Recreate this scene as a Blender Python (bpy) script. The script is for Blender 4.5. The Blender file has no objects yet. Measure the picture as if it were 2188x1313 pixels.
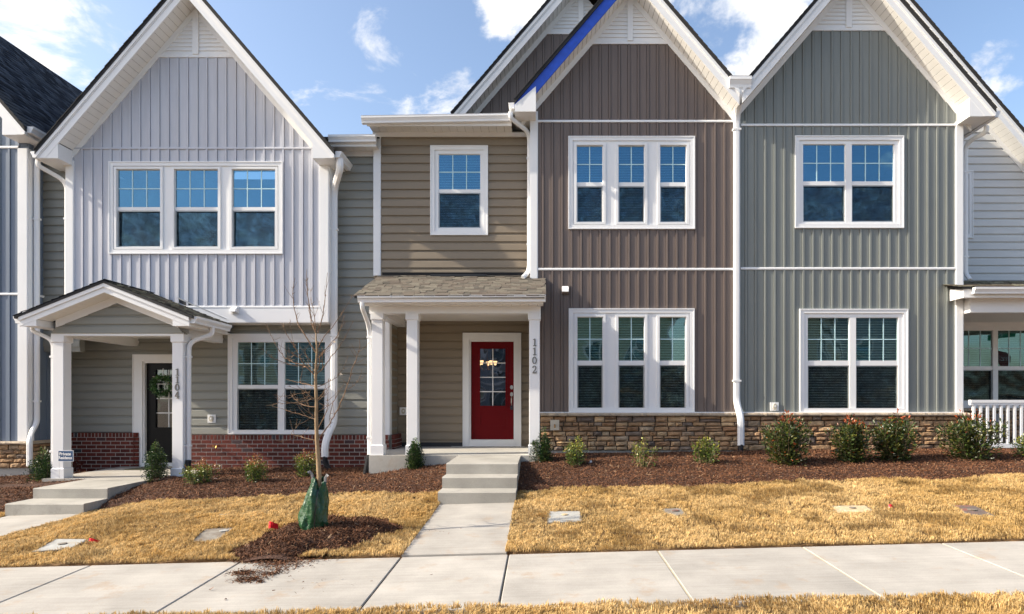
import bpy, bmesh, math, random
import numpy as np
from mathutils import Vector

# ------------------------------------------------------------------ camera, sky, sun, exposure
SC = bpy.context.scene
COL = SC.collection
FPX, CX, CY, CAMZ = 1340.0, 1156.0, 858.0, 1.6      # photograph: focal length and eye level in its pixels
cam_d = bpy.data.cameras.new('camera')
cam = bpy.data.objects.new('camera', cam_d)
COL.objects.link(cam)
cam.location = (0, 0, CAMZ)
cam.rotation_euler = (math.radians(90), 0, 0)
cam_d.sensor_width = 36.0
cam_d.lens = 36.0 * FPX / 2188.0
cam_d.shift_x = -(CX - 1094.0) / 2188.0
cam_d.shift_y = (CY - 656.5) / 2188.0
cam_d.clip_end = 2000
SC.camera = cam

SUN_DIR = Vector((1.0, 0.17, -0.68)).normalized()     # direction the light travels
SUN_EL = math.asin(-SUN_DIR.z)
SUN_AZ = math.atan2(-SUN_DIR.x, -SUN_DIR.y)           # from +Y towards +X
sun_d = bpy.data.lights.new('sun', 'SUN')
sun_d.energy = 4.0
sun_d.angle = math.radians(0.5)
sun_d.color = (1.0, 0.90, 0.74)
sun = bpy.data.objects.new('sun', sun_d)
sun.rotation_euler = SUN_DIR.to_track_quat('-Z', 'Y').to_euler()
sun.location = (-20, -3, 20)
COL.objects.link(sun)

world = bpy.data.worlds.new('World')
SC.world = world
world.use_nodes = True
SKY_STRENGTH = 0.135
CLOUD = 4.7


def build_world():
    nt = world.node_tree
    nt.nodes.clear()
    N, L = nt.nodes.new, nt.links.new
    out = N('ShaderNodeOutputWorld')
    bg = N('ShaderNodeBackground')
    bg.inputs['Strength'].default_value = SKY_STRENGTH
    sky = N('ShaderNodeTexSky')
    sky.sky_type = 'NISHITA'
    sky.sun_disc = False
    sky.sun_elevation = SUN_EL
    sky.sun_rotation = SUN_AZ
    sky.altitude = 100
    sky.air_density = 1.0
    sky.dust_density = 2.4
    sky.ozone_density = 1.0
    tc = N('ShaderNodeTexCoord')
    # clouds: fractal noise on the direction, thicker round a few banks
    sep = N('ShaderNodeSeparateXYZ')
    L(tc.outputs['Generated'], sep.inputs[0])
    mz = N('ShaderNodeMath'); mz.operation = 'ADD'; mz.inputs[1].default_value = 0.25
    L(sep.outputs['Z'], mz.inputs[0])
    dv = N('ShaderNodeVectorMath'); dv.operation = 'DIVIDE'
    L(tc.outputs['Generated'], dv.inputs[0])
    cmb = N('ShaderNodeCombineXYZ')
    for i in range(3):
        L(mz.outputs[0], cmb.inputs[i])
    L(cmb.outputs[0], dv.inputs[1])
    n1 = N('ShaderNodeTexNoise')
    n1.inputs['Scale'].default_value = 4.2
    n1.inputs['Detail'].default_value = 9
    n1.inputs['Roughness'].default_value = 0.6
    n1.inputs['Distortion'].default_value = 0.35
    L(dv.outputs[0], n1.inputs['Vector'])
    acc = None
    banks = [(10, 10, 0.13, 0.48), (130, 100, 0.065, 0.40), (70, 140, 0.05, .34), (1120, 20, 0.06, 0.44), (1060, 90, 0.04, 0.22), (812, 86, 0.034, 0.46), (1600, 120, 0.075, 0.50),
             (1500, 10, 0.07, 0.26), (2150, 150, 0.04, 0.22), (620, 205, 0.03, 0.24)]
    for bx, by, w, amp in banks:
        d = Vector(((bx - CX) / FPX, 1, (CY - by) / FPX)).normalized()
        ds = N('ShaderNodeVectorMath'); ds.operation = 'DISTANCE'
        L(tc.outputs['Generated'], ds.inputs[0]); ds.inputs[1].default_value = d
        mr = N('ShaderNodeMapRange'); mr.interpolation_type = 'SMOOTHSTEP'
        mr.inputs['From Min'].default_value = w * 2.2
        mr.inputs['From Max'].default_value = 0.0
        mr.inputs['To Min'].default_value = 0.0
        mr.inputs['To Max'].default_value = amp
        L(ds.outputs['Value'], mr.inputs['Value'])
        if acc is None:
            acc = mr.outputs[0]
        else:
            mx = N('ShaderNodeMath'); mx.operation = 'MAXIMUM'
            L(acc, mx.inputs[0]); L(mr.outputs[0], mx.inputs[1]); acc = mx.outputs[0]
    ad = N('ShaderNodeMath'); ad.operation = 'ADD'
    st = N('ShaderNodeMapRange'); st.clamp = False
    st.inputs['From Min'].default_value = .27; st.inputs['From Max'].default_value = .73
    L(n1.outputs['Fac'], st.inputs['Value'])
    lf = N('ShaderNodeTexNoise'); lf.inputs['Scale'].default_value = 1.1; lf.inputs['Detail'].default_value = 1
    L(dv.outputs[0], lf.inputs['Vector'])
    lfr = N('ShaderNodeMapRange'); lfr.inputs['From Min'].default_value = .50; lfr.inputs['From Max'].default_value = .70; lfr.inputs['To Max'].default_value = .15
    L(lf.outputs['Fac'], lfr.inputs['Value'])
    mxl = N('ShaderNodeMath'); mxl.operation = 'MAXIMUM'
    L(acc, mxl.inputs[0]); L(lfr.outputs[0], mxl.inputs[1])
    L(st.outputs[0], ad.inputs[0]); L(mxl.outputs[0], ad.inputs[1])
    ramp = N('ShaderNodeMapRange'); ramp.interpolation_type = 'SMOOTHSTEP'
    ramp.inputs['From Min'].default_value = 0.72
    ramp.inputs['From Max'].default_value = 1.02
    L(ad.outputs[0], ramp.inputs['Value'])
    n2 = N('ShaderNodeTexNoise'); n2.inputs['Scale'].default_value = 6; n2.inputs['Detail'].default_value = 6
    L(dv.outputs[0], n2.inputs['Vector'])
    cc = N('ShaderNodeMix'); cc.data_type = 'RGBA'
    cc.inputs[6].default_value = (CLOUD * .70, CLOUD * .74, CLOUD * .82, 1)
    cc.inputs[7].default_value = (CLOUD, CLOUD * .985, CLOUD * .97, 1)
    cr = N('ShaderNodeMapRange'); cr.inputs['From Min'].default_value = .3; cr.inputs['From Max'].default_value = .62
    L(n2.outputs['Fac'], cr.inputs['Value']); L(cr.outputs[0], cc.inputs[0])
    mixc = N('ShaderNodeMix'); mixc.data_type = 'RGBA'
    L(ramp.outputs[0], mixc.inputs[0])
    L(sky.outputs[0], mixc.inputs[6])
    L(cc.outputs[2], mixc.inputs[7])
    L(mixc.outputs[2], bg.inputs['Color'])
    L(bg.outputs[0], out.inputs[0])


build_world()
SC.view_settings.view_transform = 'Standard'
SC.view_settings.look = 'None'
SC.view_settings.gamma = 1
SC.view_settings.use_curve_mapping = False
SC.view_settings.exposure = 1.02
SC.cycles.max_bounces = 8
SC.cycles.transparent_max_bounces = 16
SC.cycles.use_denoising = True
rng = random.Random(7)
nr = np.random.default_rng(11)


# ------------------------------------------------------------------ coordinates read from the photograph
def X(px, d):
    return (px - CX) / FPX * d


def Z(py, d):
    return CAMZ + (CY - py) / FPX * d


def P(px, py, d):
    return Vector((X(px, d), d, Z(py, d)))


# ------------------------------------------------------------------ materials
def new_mat(name):
    m = bpy.data.materials.new(name)
    m.use_nodes = True
    nt = m.node_tree
    b = nt.nodes['Principled BSDF']
    return m, nt, b


def _c(c):
    return (c[0], c[1], c[2], 1.0)


def mat(name, col, rough=0.6, var=0.08, scale=6.0, bump=0.0, bscale=60.0, stretch=(1, 1, 1), spec=0.5, objvar=0.0, metal=0.0, bdist=0.01, dirt=None):
    """plain surface: colour with a little large-scale variation, optional fine bump, optional per-object tone"""
    m, nt, b = new_mat(name)
    N, L = nt.nodes.new, nt.links.new
    geo = N('ShaderNodeNewGeometry')
    mp = N('ShaderNodeVectorMath'); mp.operation = 'MULTIPLY'
    L(geo.outputs['Position'], mp.inputs[0]); mp.inputs[1].default_value = stretch
    n = N('ShaderNodeTexNoise'); n.inputs['Scale'].default_value = scale; n.inputs['Detail'].default_value = 5
    L(mp.outputs[0], n.inputs['Vector'])
    mr = N('ShaderNodeMapRange'); mr.inputs['From Min'].default_value = .25; mr.inputs['From Max'].default_value = .75
    mr.inputs['To Min'].default_value = 1 - var; mr.inputs['To Max'].default_value = 1 + var
    L(n.outputs['Fac'], mr.inputs['Value'])
    val = mr.outputs[0]
    if objvar:
        oi = N('ShaderNodeObjectInfo')
        mo = N('ShaderNodeMapRange'); mo.inputs['To Min'].default_value = 1 - objvar; mo.inputs['To Max'].default_value = 1 + objvar
        L(oi.outputs['Random'], mo.inputs['Value'])
        mm = N('ShaderNodeMath'); mm.operation = 'MULTIPLY'
        L(val, mm.inputs[0]); L(mo.outputs[0], mm.inputs[1]); val = mm.outputs[0]
    vm = N('ShaderNodeVectorMath'); vm.operation = 'SCALE'
    vm.inputs[0].default_value = col
    L(val, vm.inputs['Scale'])
    src = vm.outputs[0]
    if dirt:
        dc, ds, d0, d1 = dirt
        n3 = N('ShaderNodeTexNoise'); n3.inputs['Scale'].default_value = ds; n3.inputs['Detail'].default_value = 8; n3.inputs['Roughness'].default_value = .65
        L(geo.outputs['Position'], n3.inputs['Vector'])
        r3 = N('ShaderNodeMapRange'); r3.inputs['From Min'].default_value = d0; r3.inputs['From Max'].default_value = d1
        L(n3.outputs['Fac'], r3.inputs['Value'])
        mx = N('ShaderNodeMix'); mx.data_type = 'RGBA'
        L(r3.outputs[0], mx.inputs[0]); L(src, mx.inputs[6]); mx.inputs[7].default_value = _c(dc)
        src = mx.outputs[2]
    L(src, b.inputs['Base Color'])
    b.inputs['Roughness'].default_value = rough
    b.inputs['Metallic'].default_value = metal
    b.inputs['Specular IOR Level'].default_value = spec
    if bump:
        nb = N('ShaderNodeTexNoise'); nb.inputs['Scale'].default_value = bscale; nb.inputs['Detail'].default_value = 4
        L(mp.outputs[0], nb.inputs['Vector'])
        bp = N('ShaderNodeBump'); bp.inputs['Strength'].default_value = bump; bp.inputs['Distance'].default_value = bdist
        L(nb.outputs['Fac'], bp.inputs['Height']); L(bp.outputs[0], b.inputs['Normal'])
    return m


def mat_ramp(name, stops, rough=.8, bump=.3, bscale=40, bdist=.01, nscale=12, nvar=.25, spec=.3):
    """per-object colour picked from a ramp, with a blotchy noise on top"""
    m, nt, b = new_mat(name)
    N, L = nt.nodes.new, nt.links.new
    oi = N('ShaderNodeObjectInfo')
    cr = N('ShaderNodeValToRGB')
    cr.color_ramp.interpolation = 'LINEAR'
    while len(cr.color_ramp.elements) < len(stops):
        cr.color_ramp.elements.new(.5)
    for e, (p, c) in zip(cr.color_ramp.elements, stops):
        e.position = p; e.color = _c(c)
    geo = N('ShaderNodeNewGeometry')
    n = N('ShaderNodeTexNoise'); n.inputs['Scale'].default_value = nscale; n.inputs['Detail'].default_value = 6
    L(geo.outputs['Position'], n.inputs['Vector'])
    mr = N('ShaderNodeMapRange'); mr.inputs['From Min'].default_value = .3; mr.inputs['From Max'].default_value = .7
    mr.inputs['To Min'].default_value = 1 - nvar; mr.inputs['To Max'].default_value = 1 + nvar
    L(n.outputs['Fac'], mr.inputs['Value'])
    L(oi.outputs['Random'], cr.inputs['Fac'])
    vm = N('ShaderNodeVectorMath'); vm.operation = 'SCALE'
    L(cr.outputs['Color'], vm.inputs[0]); L(mr.outputs[0], vm.inputs['Scale'])
    L(vm.outputs[0], b.inputs['Base Color'])
    b.inputs['Roughness'].default_value = rough
    b.inputs['Specular IOR Level'].default_value = spec
    nb = N('ShaderNodeTexNoise'); nb.inputs['Scale'].default_value = bscale; nb.inputs['Detail'].default_value = 5
    L(geo.outputs['Position'], nb.inputs['Vector'])
    bp = N('ShaderNodeBump'); bp.inputs['Strength'].default_value = bump; bp.inputs['Distance'].default_value = bdist
    L(nb.outputs['Fac'], bp.inputs['Height']); L(bp.outputs[0], b.inputs['Normal'])
    return m


def mat_attr(name, rough=.7, spec=.3, translucent=0.0):
    """colour stored leaf by leaf / blade by blade / chip by chip"""
    m, nt, b = new_mat(name)
    N, L = nt.nodes.new, nt.links.new
    a = N('ShaderNodeAttribute'); a.attribute_name = 'col'
    L(a.outputs['Color'], b.inputs['Base Color'])
    b.inputs['Roughness'].default_value = rough
    b.inputs['Specular IOR Level'].default_value = spec
    if translucent:
        t = N('ShaderNodeBsdfTranslucent')
        L(a.outputs['Color'], t.inputs['Color'])
        mx = N('ShaderNodeMixShader'); mx.inputs[0].default_value = translucent
        L(b.outputs[0], mx.inputs[1]); L(t.outputs[0], mx.inputs[2])
        L(mx.outputs[0], nt.nodes['Material Output'].inputs['Surface'])
    return m


def mat_glass(name, fac, tint, trans, wav=0.02, wscale=2.5):
    """coated double glazing: part mirror, part tinted see-through"""
    m, nt, b = new_mat(name)
    nt.nodes.remove(b)
    N, L = nt.nodes.new, nt.links.new
    g = N('ShaderNodeBsdfGlossy'); g.inputs['Roughness'].default_value = .015; g.inputs['Color'].default_value = _c(tint)
    t = N('ShaderNodeBsdfTransparent'); t.inputs['Color'].default_value = _c(trans)
    geo = N('ShaderNodeNewGeometry')
    n = N('ShaderNodeTexNoise'); n.inputs['Scale'].default_value = wscale; n.inputs['Detail'].default_value = 1
    L(geo.outputs['Position'], n.inputs['Vector'])
    bp = N('ShaderNodeBump'); bp.inputs['Strength'].default_value = 1.0; bp.inputs['Distance'].default_value = wav
    L(n.outputs['Fac'], bp.inputs['Height']); L(bp.outputs[0], g.inputs['Normal'])
    mx = N('ShaderNodeMixShader')
    oi = N('ShaderNodeObjectInfo')
    fr = N('ShaderNodeMapRange'); fr.inputs['To Min'].default_value = fac * .72; fr.inputs['To Max'].default_value = fac * 1.25
    L(oi.outputs['Random'], fr.inputs['Value']); L(fr.outputs[0], mx.inputs[0])
    L(t.outputs[0], mx.inputs[1]); L(g.outputs[0], mx.inputs[2])
    L(mx.outputs[0], nt.nodes['Material Output'].inputs['Surface'])
    return m


def mat_screen(name):
    m, nt, b = new_mat(name)
    N, L = nt.nodes.new, nt.links.new
    b.inputs['Base Color'].default_value = (.010, .012, .014, 1); b.inputs['Roughness'].default_value = .6; b.inputs['Specular IOR Level'].default_value = .1
    t = N('ShaderNodeBsdfTransparent')
    geo = N('ShaderNodeNewGeometry')
    n = N('ShaderNodeTexNoise'); n.inputs['Scale'].default_value = 7; n.inputs['Detail'].default_value = 2; n.inputs['Distortion'].default_value = 1.2
    L(geo.outputs['Position'], n.inputs['Vector'])
    mr = N('ShaderNodeMapRange'); mr.inputs['To Min'].default_value = .05; mr.inputs['To Max'].default_value = .55
    L(n.outputs['Fac'], mr.inputs['Value'])
    mx = N('ShaderNodeMixShader')
    L(mr.outputs[0], mx.inputs[0])
    L(t.outputs[0], mx.inputs[1]); L(b.outputs[0], mx.inputs[2])
    L(mx.outputs[0], nt.nodes['Material Output'].inputs['Surface'])
    return m


def mat_concrete(name, col, stain=(.50, .36, .22), streak=True, var=.10, amt=.35):
    m, nt, b = new_mat(name)
    N, L = nt.nodes.new, nt.links.new
    geo = N('ShaderNodeNewGeometry')
    n = N('ShaderNodeTexNoise'); n.inputs['Scale'].default_value = 1.6; n.inputs['Detail'].default_value = 9; n.inputs['Roughness'].default_value = .6
    L(geo.outputs['Position'], n.inputs['Vector'])
    mr = N('ShaderNodeMapRange'); mr.inputs['From Min'].default_value = .3; mr.inputs['From Max'].default_value = .7
    mr.inputs['To Min'].default_value = 1 - var; mr.inputs['To Max'].default_value = 1 + var
    L(n.outputs['Fac'], mr.inputs['Value'])
    oi = N('ShaderNodeObjectInfo')
    mo = N('ShaderNodeMapRange'); mo.inputs['To Min'].default_value = .95; mo.inputs['To Max'].default_value = 1.05
    L(oi.outputs['Random'], mo.inputs['Value'])
    mm = N('ShaderNodeMath'); mm.operation = 'MULTIPLY'; L(mr.outputs[0], mm.inputs[0]); L(mo.outputs[0], mm.inputs[1])
    # pores and specks
    n2 = N('ShaderNodeTexNoise'); n2.inputs['Scale'].default_value = 90; n2.inputs['Detail'].default_value = 3
    L(geo.outputs['Position'], n2.inputs['Vector'])
    m2 = N('ShaderNodeMapRange'); m2.inputs['From Min'].default_value = .3; m2.inputs['From Max'].default_value = .7
    m2.inputs['To Min'].default_value = .93; m2.inputs['To Max'].default_value = 1.06
    L(n2.outputs['Fac'], m2.inputs['Value'])
    m3 = N('ShaderNodeMath'); m3.operation = 'MULTIPLY'; L(mm.outputs[0], m3.inputs[0]); L(m2.outputs[0], m3.inputs[1])
    vm = N('ShaderNodeVectorMath'); vm.operation = 'SCALE'; vm.inputs[0].default_value = col
    L(m3.outputs[0], vm.inputs['Scale'])
    # rusty clay stains
    n4 = N('ShaderNodeTexNoise'); n4.inputs['Scale'].default_value = 2.7; n4.inputs['Detail'].default_value = 10; n4.inputs['Roughness'].default_value = .7
    L(geo.outputs['Position'], n4.inputs['Vector'])
    r4 = N('ShaderNodeMapRange'); r4.inputs['From Min'].default_value = .56; r4.inputs['From Max'].default_value = .76; r4.inputs['To Max'].default_value = amt
    L(n4.outputs['Fac'], r4.inputs['Value'])
    mx = N('ShaderNodeMix'); mx.data_type = 'RGBA'
    L(r4.outputs[0], mx.inputs[0]); L(vm.outputs[0], mx.inputs[6]); mx.inputs[7].default_value = _c(stain)
    sv = N('ShaderNodeVectorMath'); sv.operation = 'MULTIPLY'; sv.inputs[1].default_value = (1.2, 30, 3)
    L(geo.outputs['Position'], sv.inputs[0])
    ns = N('ShaderNodeTexNoise'); ns.inputs['Scale'].default_value = 1; ns.inputs['Detail'].default_value = 5; ns.inputs['Distortion'].default_value = .6
    L(sv.outputs[0], ns.inputs['Vector'])
    ms = N('ShaderNodeMapRange'); ms.inputs['From Min'].default_value = .3; ms.inputs['From Max'].default_value = .7
    ms.inputs['To Min'].default_value = .93; ms.inputs['To Max'].default_value = 1.06
    L(ns.outputs['Fac'], ms.inputs['Value'])
    vs = N('ShaderNodeVectorMath'); vs.operation = 'SCALE'
    L(mx.outputs[2], vs.inputs[0]); L(ms.outputs[0], vs.inputs['Scale'])
    L(vs.outputs[0], b.inputs['Base Color'])
    b.inputs['Roughness'].default_value = .85; b.inputs['Specular IOR Level'].default_value = .25
    # broom finish
    sc = N('ShaderNodeVectorMath'); sc.operation = 'MULTIPLY'; sc.inputs[1].default_value = (260, 14, 60) if streak else (80, 80, 80)
    L(geo.outputs['Position'], sc.inputs[0])
    nb = N('ShaderNodeTexNoise'); nb.inputs['Scale'].default_value = 1; nb.inputs['Detail'].default_value = 3
    L(sc.outputs[0], nb.inputs['Vector'])
    bp = N('ShaderNodeBump'); bp.inputs['Strength'].default_value = .35; bp.inputs['Distance'].default_value = .003
    L(nb.outputs['Fac'], bp.inputs['Height']); L(bp.outputs[0], b.inputs['Normal'])
    return m


def mat_emit(name, col, s):
    m, nt, b = new_mat(name)
    b.inputs['Base Color'].default_value = _c(col)
    b.inputs['Emission Color'].default_value = _c(col)
    b.inputs['Emission Strength'].default_value = s
    return m


# vinyl siding: faint oil-canning so that grazing sun wanders on it
def vinyl(name, col, vertical):
    return mat(name, col, rough=.5, var=.05, scale=1.5, bump=1.0, bscale=1.0,
               stretch=(11, 11, 1.6) if vertical else (1.2, 7, 7), spec=.35, objvar=.02, bdist=.0022)


M = {}
M['white'] = mat('white_vinyl_trim', (.80, .80, .80), .42, .02, 3, spec=.4)
M['white_pvc'] = mat('white_pvc_wrap', (.79, .79, .80), .38, .02, 2, bump=.15, bscale=3, bdist=.003, spec=.45)
M['soffit'] = mat('soffit_vinyl', (.78, .77, .745), .5, .02, 3)
M['lavender'] = vinyl('lavender_grey_vinyl', (.51, .52, .57), True)
M['brown'] = vinyl('dark_brown_vinyl', (.160, .126, .110), True)
M['sage'] = vinyl('sage_grey_vinyl', (.212, .226, .213), True)
M['blue'] = vinyl('slate_blue_vinyl', (.145, .185, .25), True)
M['grey'] = vinyl('warm_grey_vinyl', (.255, .255, .228), False)
M['taupe'] = vinyl('taupe_vinyl', (.235, .190, .137), False)
M['cream'] = vinyl('pale_grey_vinyl', (.62, .62, .61), False)
M['shingle'] = mat_ramp('tan_shingle', [(0, (.085, .075, .062)), (.3, (.135, .120, .096)), (.55, (.165, .147, .115)), (.75, (.10, .080, .066)), (1, (.14, .118, .092))], rough=.95, bump=.8, bscale=350, bdist=.004, nscale=160, nvar=.3)
M['shingle_attr'] = mat_attr('shingle_rows', .95, .2)
M['roof_edge'] = mat('dark_roof_felt', (.03, .03, .032), .9, .2, 20)
M['felt'] = mat('black_flashing', (.02, .021, .025), .5, .2, 8, spec=.5)
M['wrap'] = mat('blue_house_wrap', (.016, .075, .50), .45, .2, 9, bump=.3, bscale=8, bdist=.01)
M['brick'] = mat_ramp('red_brick', [(0, (.06, .015, .011)), (.3, (.11, .022, .015)), (.6, (.15, .032, .021)), (.9, (.09, .02, .014)), (.95, (.09, .022, .016)), (.965, (.04, .04, .048)), (1, (.055, .05, .06))], rough=.8, bump=.5, bscale=120, bdist=.004, nscale=40, nvar=.3)
M['mortar'] = mat('pale_mortar', (.44, .41, .37), .95, .12, 40, bump=.4, bscale=200)
M['stone'] = mat_ramp('ledge_stone', [(0, (.44, .295, .165)), (.16, (.33, .185, .092)), (.32, (.54, .375, .215)), (.5, (.28, .155, .082)), (.64, (.42, .27, .15)), (.78, (.35, .215, .12)), (.88, (.14, .108, .088)), (.94, (.22, .165, .125)), (1, (.44, .32, .20))], rough=.85, bump=.9, bscale=55, bdist=.012, nscale=7, nvar=.35)
M['stone_cap'] = mat('stone_cap', (.43, .35, .26), .85, .12, 9, bump=.9, bscale=45, objvar=.08, bdist=.012)
M['grout'] = mat('dark_grout', (.10, .08, .062), .95, .15, 30)
M['walk'] = mat_concrete('walk_concrete', (.375, .352, .318), stain=(.35, .235, .14), amt=.75, var=.17)
M['steps'] = mat_concrete('step_concrete', (.36, .342, .305), stain=(.20, .188, .165), streak=False, var=.16, amt=.7)
M['found'] = mat_concrete('foundation_concrete', (.40, .385, .35), stain=(.33, .25, .17), streak=False, var=.14, amt=.8)
M['joint'] = mat('joint_filler', (.035, .033, .03), .95, .2, 30)
M['joint_pale'] = mat('tooled_joint', (.42, .36, .26), .95, .2, 30)
M['soil'] = mat('thatch_soil', (.17, .10, .042), .95, .35, 9, bump=.8, bscale=60, bdist=.02)
M['mulchbed'] = mat('mulch_bed', (.075, .034, .020), .95, .4, 25, bump=1, bscale=70, bdist=.03)
M['grass'] = mat_attr('dormant_grass', .75, .25, .3)
M['chips'] = mat_attr('mulch_chips', .85, .25)
M['leaf'] = mat_attr('glossy_leaf', .33, .5, .22)
M['bark'] = mat('young_bark', (.30, .205, .115), .85, .3, 30, bump=.6, bscale=120, stretch=(1, 1, .3))
M['twig'] = mat('twig_bark', (.19, .115, .065), .85, .3, 40)
M['stem'] = mat('shrub_stem', (.16, .115, .07), .85, .3, 30)
M['bag'] = mat('green_bag', (.010, .060, .022), .33, .15, 14, bump=1.0, bscale=9, bdist=.03, spec=.55)
M['zip'] = mat('black_zip', (.015, .015, .016), .5, .1)
M['strap'] = mat('grey_strap', (.25, .25, .26), .6, .1)
M['red_door'] = mat('red_door_paint', (.145, .0024, .005), .45, .04, 4, bump=.2, bscale=40, bdist=.002, spec=.15)
M['black_door'] = mat('black_door_paint', (.006, .006, .007), .4, .05, 4, spec=.2)
M['nickel'] = mat('brushed_nickel', (.62, .60, .56), .28, .05, 30, metal=1.0)
M['lockbox'] = mat('lockbox', (.02, .024, .035), .4, .1)
M['digit'] = mat('grey_digit', (.20, .195, .18), .45, .05, 20, metal=.4)
M['fixture'] = mat('beige_fixture', (.52, .47, .38), .5, .05)
M['brass'] = mat('aged_brass', (.35, .2, .07), .4, .1, metal=1)
M['muntin'] = mat('glazing_bar', (.50, .70, .74), .5, .02)
M['dark'] = mat('dark_plastic', (.02, .02, .022), .5, .1, spec=.4)
M['interior'] = mat('room_wall', (.30, .30, .29), .9, .05)
M['room_floor'] = mat('room_floor', (.16, .11, .07), .6, .15)
M['blind'] = mat('blind_slats', (.74, .74, .72), .5, .03)
M['glass'] = mat_glass('window_glass', .25, (.30, .62, .86), (.66, .76, .80), .012, 1.3)
M['glass_low'] = mat_glass('window_glass_lower', .27, (.40, .68, .84), (.64, .74, .78), .035, 2.4)
M['glass_ground'] = mat_glass('ground_floor_glass', .19, (.46, .66, .66), (.72, .80, .79), .012, 1.3)
M['glass_ground_low'] = mat_glass('ground_floor_glass_lower', .15, (.50, .68, .70), (.74, .81, .81), .03, 2.4)
M['door_glass'] = mat_glass('door_glass', .14, (.75, .86, 1), (.7, .72, .75), .01, 2)
M['screen'] = mat_screen('insect_screen')
M['mat_rug'] = mat('door_mat', (.06, .06, .035), .95, .5, 14, bump=.5, bscale=200)
M['sign_blue'] = mat('sign_blue', (.018, .065, .16), .5, .04)
M['sign_white'] = mat('sign_white', (.82, .82, .82), .5, .02)
M['sign_green'] = mat('sign_green', (.0, .22, .09), .4, .04)
M['sign_red'] = mat('sign_red', (.16, .006, .008), .4, .04)
M['steel'] = mat('galvanised_post', (.42, .43, .43), .45, .1, 20, metal=.8)
M['flag'] = mat('red_flag', (.75, .010, .025), .45, .1)
M['lid_white'] = mat('pale_lid', (.36, .36, .34), .75, .15, 12, bump=.4, bscale=60, dirt=((.34, .31, .26), 9, .52, .7))
M['lid_grey'] = mat('grey_lid', (.23, .21, .18), .8, .2, 12, bump=.4, bscale=60, dirt=((.14, .10, .07), 9, .45, .7))
M['lid_tan'] = mat('tan_lid', (.52, .40, .24), .8, .15, 12, bump=.4, bscale=60, dirt=((.66, .6, .5), 11, .55, .7))
M['lid_dark'] = mat('dark_lid', (.13, .10, .085), .8, .2, 12, bump=.4, bscale=60, dirt=((.26, .10, .07), 7, .5, .62))
M['litter'] = mat('white_litter', (.75, .76, .78), .4, .1)
M['road'] = mat('road_asphalt', (.09, .088, .084), .9, .15, 30, bump=.4, bscale=200)
M['lamp'] = mat_emit('lamp_glow', (1.0, .60, .26), 2.2)
M['plain_sage'] = mat('sage_lap', (.50, .53, .38), .6, .06, 3)
M['plain_tan'] = mat('tan_lap', (.60, .54, .40), .6, .06, 3)
M['plain_slate'] = mat('slate_lap', (.30, .36, .40), .6, .06, 3)


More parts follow.
